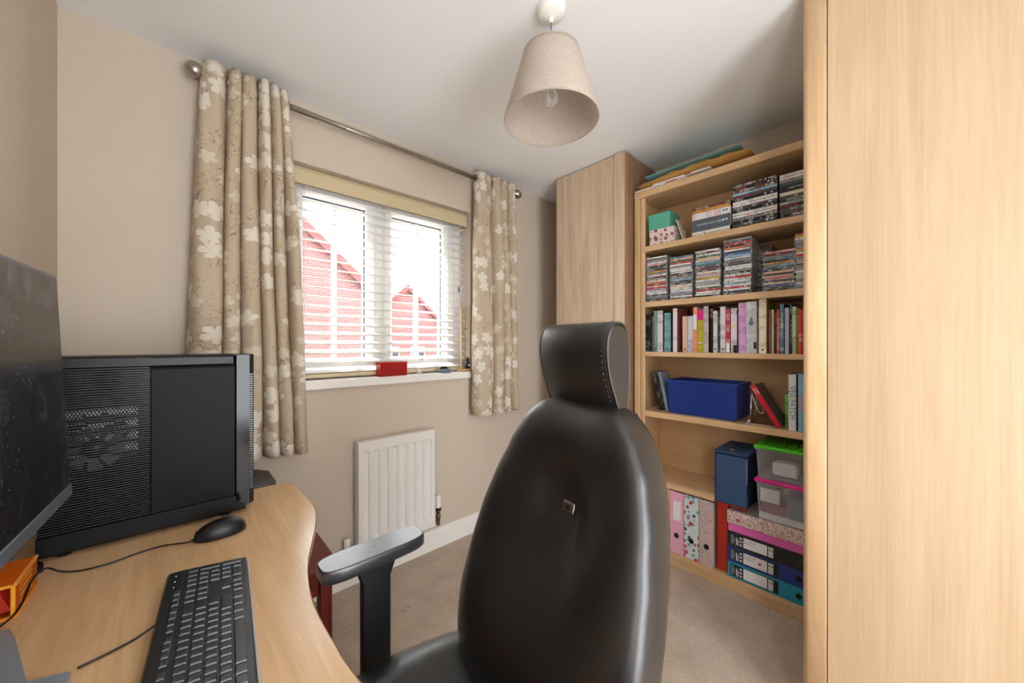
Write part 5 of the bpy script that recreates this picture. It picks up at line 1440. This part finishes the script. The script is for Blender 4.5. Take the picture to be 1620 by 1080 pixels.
clear_box('clear plastic storage box with magenta lid under the green-lidded one', 'magenta', .245, .492, .4105, .606)
clear_box('clear plastic storage box with lime green lid', 'lime', .245, .494, .6063, .764)
def blk(name, x0, x1, ya, yb, z0, z1, mat, label, cat, bev=.002):
    return solo(name, MB().box(0, x1 - x0, -(ya - yb) / 2, (ya - yb) / 2, 0, z1 - z0, bev), mat, label, cat, origin=None) if False else solo(name, MB().box(x0, x1, yb, ya, z0, z1, bev), mat, label, cat, origin=((x0 + x1) / 2, (ya + yb) / 2, z0))
blk('white_carton', 2.075, 2.14, .428, .332, .628, .690, 'paper', 'white carton inside the green-lidded box', 'carton', .006)
blk('card_slab', 2.070, 2.25, .450, .260, .610, .624, 'grey_metal', 'grey slab of cards at the bottom of the green-lidded box', 'cards')
blk('plum_carton', 2.066, 2.15, .470, .375, .446, .492, 'plum', 'plum carton with white stripe inside the magenta-lidded box', 'carton')
blk('white_stripe', 2.0645, 2.0655, .466, .378, .466, .471, 'paper', 'white stripe across the plum carton', 'stripe', 0) if False else None
blk('white_carton', 2.066, 2.14, .474, .398, .494, .560, 'paper', 'white carton lying on the plum one in the magenta-lidded box', 'carton')
blk('slate_carton', 2.066, 2.19, .370, .262, .446, .545, 'slate', 'slate grey carton at the right inside the magenta-lidded box', 'carton')
blk('paper_wad', 2.062, 2.26, .478, .258, .4145, .444, 'paper', 'wad of white paper at the bottom of the magenta-lidded box', 'paper')
o = solo('glass_jar', MB().lathe([(0, -.028), (.012, -.028), (.013, -.01), (.013, .02), (.009, .028), (0, .028)], 14).xf(Matrix.Rotation(math.radians(62), 4, 'X')), 'crystal', 'small clear bottle lying in the magenta-lidded box', 'bottle')
o.location = (2.085, .385, .562)

# lever-arch files on the bottom board
Z0 = SH[0] + .0005
def arch_file(label, ya, yb, mat, hole_z, tag_=False, top=.418):
    f = thing('lever_arch_file', label, 'file', (2.062, (ya + yb) / 2, Z0), 0, 'upright files on the bottom board')
    part('cover', MB().box(2.060, 2.064, yb, ya, Z0, top, .001).box(2.0642, 2.325, ya - .003, ya, Z0, top, .001).box(2.0642, 2.325, yb, yb + .003, Z0, top, .001), mat, f, True)
    part('paper_block', MB().box(2.085, 2.315, yb + .006, ya - .006, Z0 + .002, top - .02), 'pages', f, True)
    r = MB(); n = 22; yc = (ya + yb) / 2
    ring = [[(2.0592 - .0008 * math.sin(q), yc + (.0115 + .002 * math.cos(q)) * math.cos(2 * PI * k / n), hole_z + (.0125 + .002 * math.cos(q)) * math.sin(2 * PI * k / n)) for q in [2 * PI * j / 6 for j in range(6)]] for k in range(n)]
    part('finger_hole', MB().grid(ring, 0, True, True, True).add([(2.0597, yc + .0105 * math.cos(2 * PI * k / n), hole_z + .0115 * math.sin(2 * PI * k / n)) for k in range(n)], [tuple(range(n))[::-1]]), 'blk_gloss', f, True)
    if tag_: part('spine_label', MB().box(2.0592, 2.0602, yb + .014, ya - .020, Z0 + .185, Z0 + .292, .0003), 'paper', f, True)
    return f
arch_file('pale pink lever arch file with white label, leftmost of the three', .908, .832, 'pink', .176, True)
arch_file('doodle-patterned lever arch file between the pink and the shiny one', .829, .753, 'doodle', .176)
arch_file('shiny holographic pink lever arch file at the right of the three', .750, .677, 'holo', .176)
rd = thing('red_box_file', 'red board file with brass rivets beside the shiny file', 'file', (2.09, .64, Z0))
part('cover', MB().box(2.078, 2.082, .617, .668, Z0, .430, .001).box(2.0822, 2.31, .665, .668, Z0, .430, .001).box(2.0822, 2.31, .617, .620, Z0, .430, .001), 'redboard', rd, True)
part('inner_board', MB().box(2.0825, 2.30, .622, .663, Z0 + .002, .42), 'pages', rd, True)
for z in (.185, .315):
    part('rivet', MB().lathe([(0, .002), (.0025, .0018), (.004, 0)], 10).xf(Matrix.Translation((2.078, .640, z)) @ Matrix.Rotation(-PI / 2, 4, 'Y')), 'brass', rd, True)
def flat_file(label, z0, z1, mat, x0=2.056, tagged=True, blank=False, flower=False):
    f = thing('lever_arch_file', label, 'file', (x0, .43, z0), 0, 'files stacked flat on the bottom board')
    ya, yb = .612, .262
    part('cover', MB().box(x0, x0 + .004, yb, ya, z0, z1, .0012).box(x0 + .0042, x0 + .27, yb, ya, z0, z0 + .003, .001).box(x0 + .0042, x0 + .27, yb, ya, z1 - .003, z1, .001), mat, f, True)
    part('paper_block', MB().box(x0 + .025, x0 + .262, yb + .01, ya - .008, z0 + .0045, z1 - .006), 'pages', f, True)
    if tagged:
        h = z1 - z0
        lb = part('spine_label', MB().box(x0 - .0010, x0 + .0002, .400, .600, z0 + .010, z1 - .009, .0003), 'blackboard', f, True)
        part('label_emblem', MB().prism([(.597, z0 + .015), (.597, z1 - .014), (.585, z1 - .014), (.578, (z0 + z1) / 2), (.585, z0 + .015)], x0 - .0016, x0 - .0011, axis='X'), 'slate', lb, True)
        pr2 = MB()
        for i, y in enumerate((.572, .5655)): pr2.box(x0 - .0014, x0 - .0011, y - .002, y + .002, z0 + .015, z1 - .022 - i * .008)
        for i in range(3):
            for j in range(2): pr2.box(x0 - .0014, x0 - .0011, .548 + j * .006, .5525 + j * .006, z0 + .016 + i * h * .22, z0 + .016 + i * h * .22 + h * .13)
        part('label_print', pr2, 'print_w', lb, True)
        part('label_card', MB().box(x0 - .0016, x0 - .0011, .444, .542, z0 + .013, z1 - .012), 'paper', lb, True)
        part('label_tab', MB().box(x0 - .0016, x0 - .0011, .420, .440, z0 + .013, z1 - .030).box(x0 - .0016, x0 - .0011, .420, .440, z1 - .027, z1 - .014), 'print_w', lb, True)
        if not blank:
            wr = MB()
            text_mb(wr, 'Household', .0115, (x0 - .0021, .516, z1 - .023), (0, -1, 0), (0, 0, 1))
            text_mb(wr, 'insurance', .0115, (x0 - .0021, .518, z1 - .035), (0, -1, 0), (0, 0, 1))
            part('handwriting', wr, 'print_k', lb, True)
        if flower:
            fl = MB()
            for k in range(5):
                a = 2 * PI * k / 5
                fl.add([(x0 - .0021, .474 + .0045 * math.cos(a) + .003 * math.cos(2 * PI * q / 8), (z0 + z1) / 2 + .0045 * math.sin(a) + .003 * math.sin(2 * PI * q / 8)) for q in range(8)], [tuple(range(8))])
            part('flower_doodle', fl, 'print_r', lb, True)
    n = 18; yc = .325; zc = (z0 + z1) / 2
    part('finger_hole', MB().add([(x0 - .0006, yc + .0115 * math.cos(2 * PI * k / n), zc + .0125 * math.sin(2 * PI * k / n)) for k in range(n)], [tuple(range(n))[::-1]]), 'blk_gloss', f, True)
flat_file('turquoise lever arch file with blank label at the bottom of the stack', Z0, Z0 + .077, 'turq', blank=True)
flat_file('royal blue lever arch file with a red flower drawn on its label', Z0 + .0775, Z0 + .1545, 'royal', flower=True)
flat_file('black lever arch file above the royal blue one', Z0 + .155, Z0 + .229, 'blackboard')
pk = thing('sequin_box', 'bright pink box with sparkly patterned lid on the stack of files', 'box', (2.06, .44, Z0 + .2295))
part('body', MB().box(2.058, 2.33, .262, .610, Z0 + .2295, Z0 + .290, .002), 'hotpink', pk, True)
part('lid', MB().box(2.052, 2.334, .256, .614, Z0 + .271, Z0 + .3335, .002), 'sequin', pk, True)
part('lid_gem', MB().lathe([(0, .003), (.006, .0015), (.008, 0)], 8).xf(Matrix.Translation((2.052, .566, Z0 + .296)) @ Matrix.Rotation(-PI / 2, 4, 'Y')), 'plum', pk, True)

# ================================================================== ON THE WINDOW SILL
SZ0 = WZ0 + .0225
rbx = thing('red_box', 'red translucent box on the window sill', 'box', (.899, 1.962, SZ0), math.radians(6))
part('tray', taper_box(-.083, .083, -.024, .024, 0, .070, .001, .003), 'redbox', rbx)
part('lid', MB().box(-.085, .085, -.026, .026, .0702, .0765, .001), 'redbox', rbx)
gf = thing('glass_figure', 'clear glass figurine with two dark eyes on the window sill', 'figurine', (1.075, 1.965, SZ0))
part('base', MB().lathe([(0, 0), (.022, 0), (.022, .006), (.010, .010), (0, .011)], 20), 'crystal', gf)
part('body', MB().lathe([(0, .010), (.011, .013), (.017, .030), (.014, .048), (.008, .058), (.012, .064), (.018, .078), (.017, .092), (.010, .102), (0, .105)], 20), 'crystal', gf)
for s in (-1, 1):
    part('eye', MB().lathe([(0, -.004), (.0035, -.002), (.0035, .002), (0, .004)], 10).xf(Matrix.Translation((s * .008 - .004, -.0165, .086))), 'blk_gloss', gf)
ad = thing('stone_dish', 'small dark grey stone dish of pebbles on the window sill', 'dish', (1.235, 1.956, SZ0))
part('dish', MB().lathe([(0, 0), (.040, 0), (.043, .008), (.043, .022), (.038, .024), (.036, .014), (0, .012)], 24), 'slate', ad)
for k in range(9):
    a = 2 * PI * k / 9; r = .022 if k % 2 else .010
    part('pebble', MB().lathe([(0, -.008), (.006, -.006), (.009, 0), (.006, .006), (0, .008)], 8).xf(Matrix.Translation((r * math.cos(a), r * math.sin(a), .021 + .005 * (k % 3)))), 'dgrey_stone' if False else 'blk_matte', ad)
ld = thing('toy_ladder', 'wooden toy ladder with a small penguin figure on the sill', 'toy', (1.392, 1.962, SZ0), math.radians(8))
part('base', MB().box(-.048, .040, -.018, .018, 0, .017, .002), 'pine', ld)
for x in (-.029, .029): part('rail', MB().box(x - .003, x + .003, -.006, .006, .017, .430, .001), 'pine', ld)
for i in range(6): part('rung', MB().tube([(-.027, 0, .072 + i * .068), (.027, 0, .072 + i * .068)], .0028, 8), 'pine', ld)
pgn = part('penguin_body', MB().lathe([(0, .019), (.010, .019), (.014, .032), (.014, .048), (.010, .058), (.007, .062), (.011, .068), (.012, .078), (.008, .087), (0, .089)], 18, (.012, -.022)), 'blk_gloss', ld)
part('penguin_belly', MB().lathe([(0, -.0105), (.0075, -.006), (.0088, 0), (.0075, .006), (0, .0105)], 12).xf(Matrix.Translation((.012, -.0295, .040))), 'print_w', pgn)
part('penguin_face', MB().lathe([(0, -.006), (.0045, -.003), (.0052, 0), (.0045, .003), (0, .006)], 12).xf(Matrix.Translation((.012, -.0292, .074))), 'print_w', pgn)
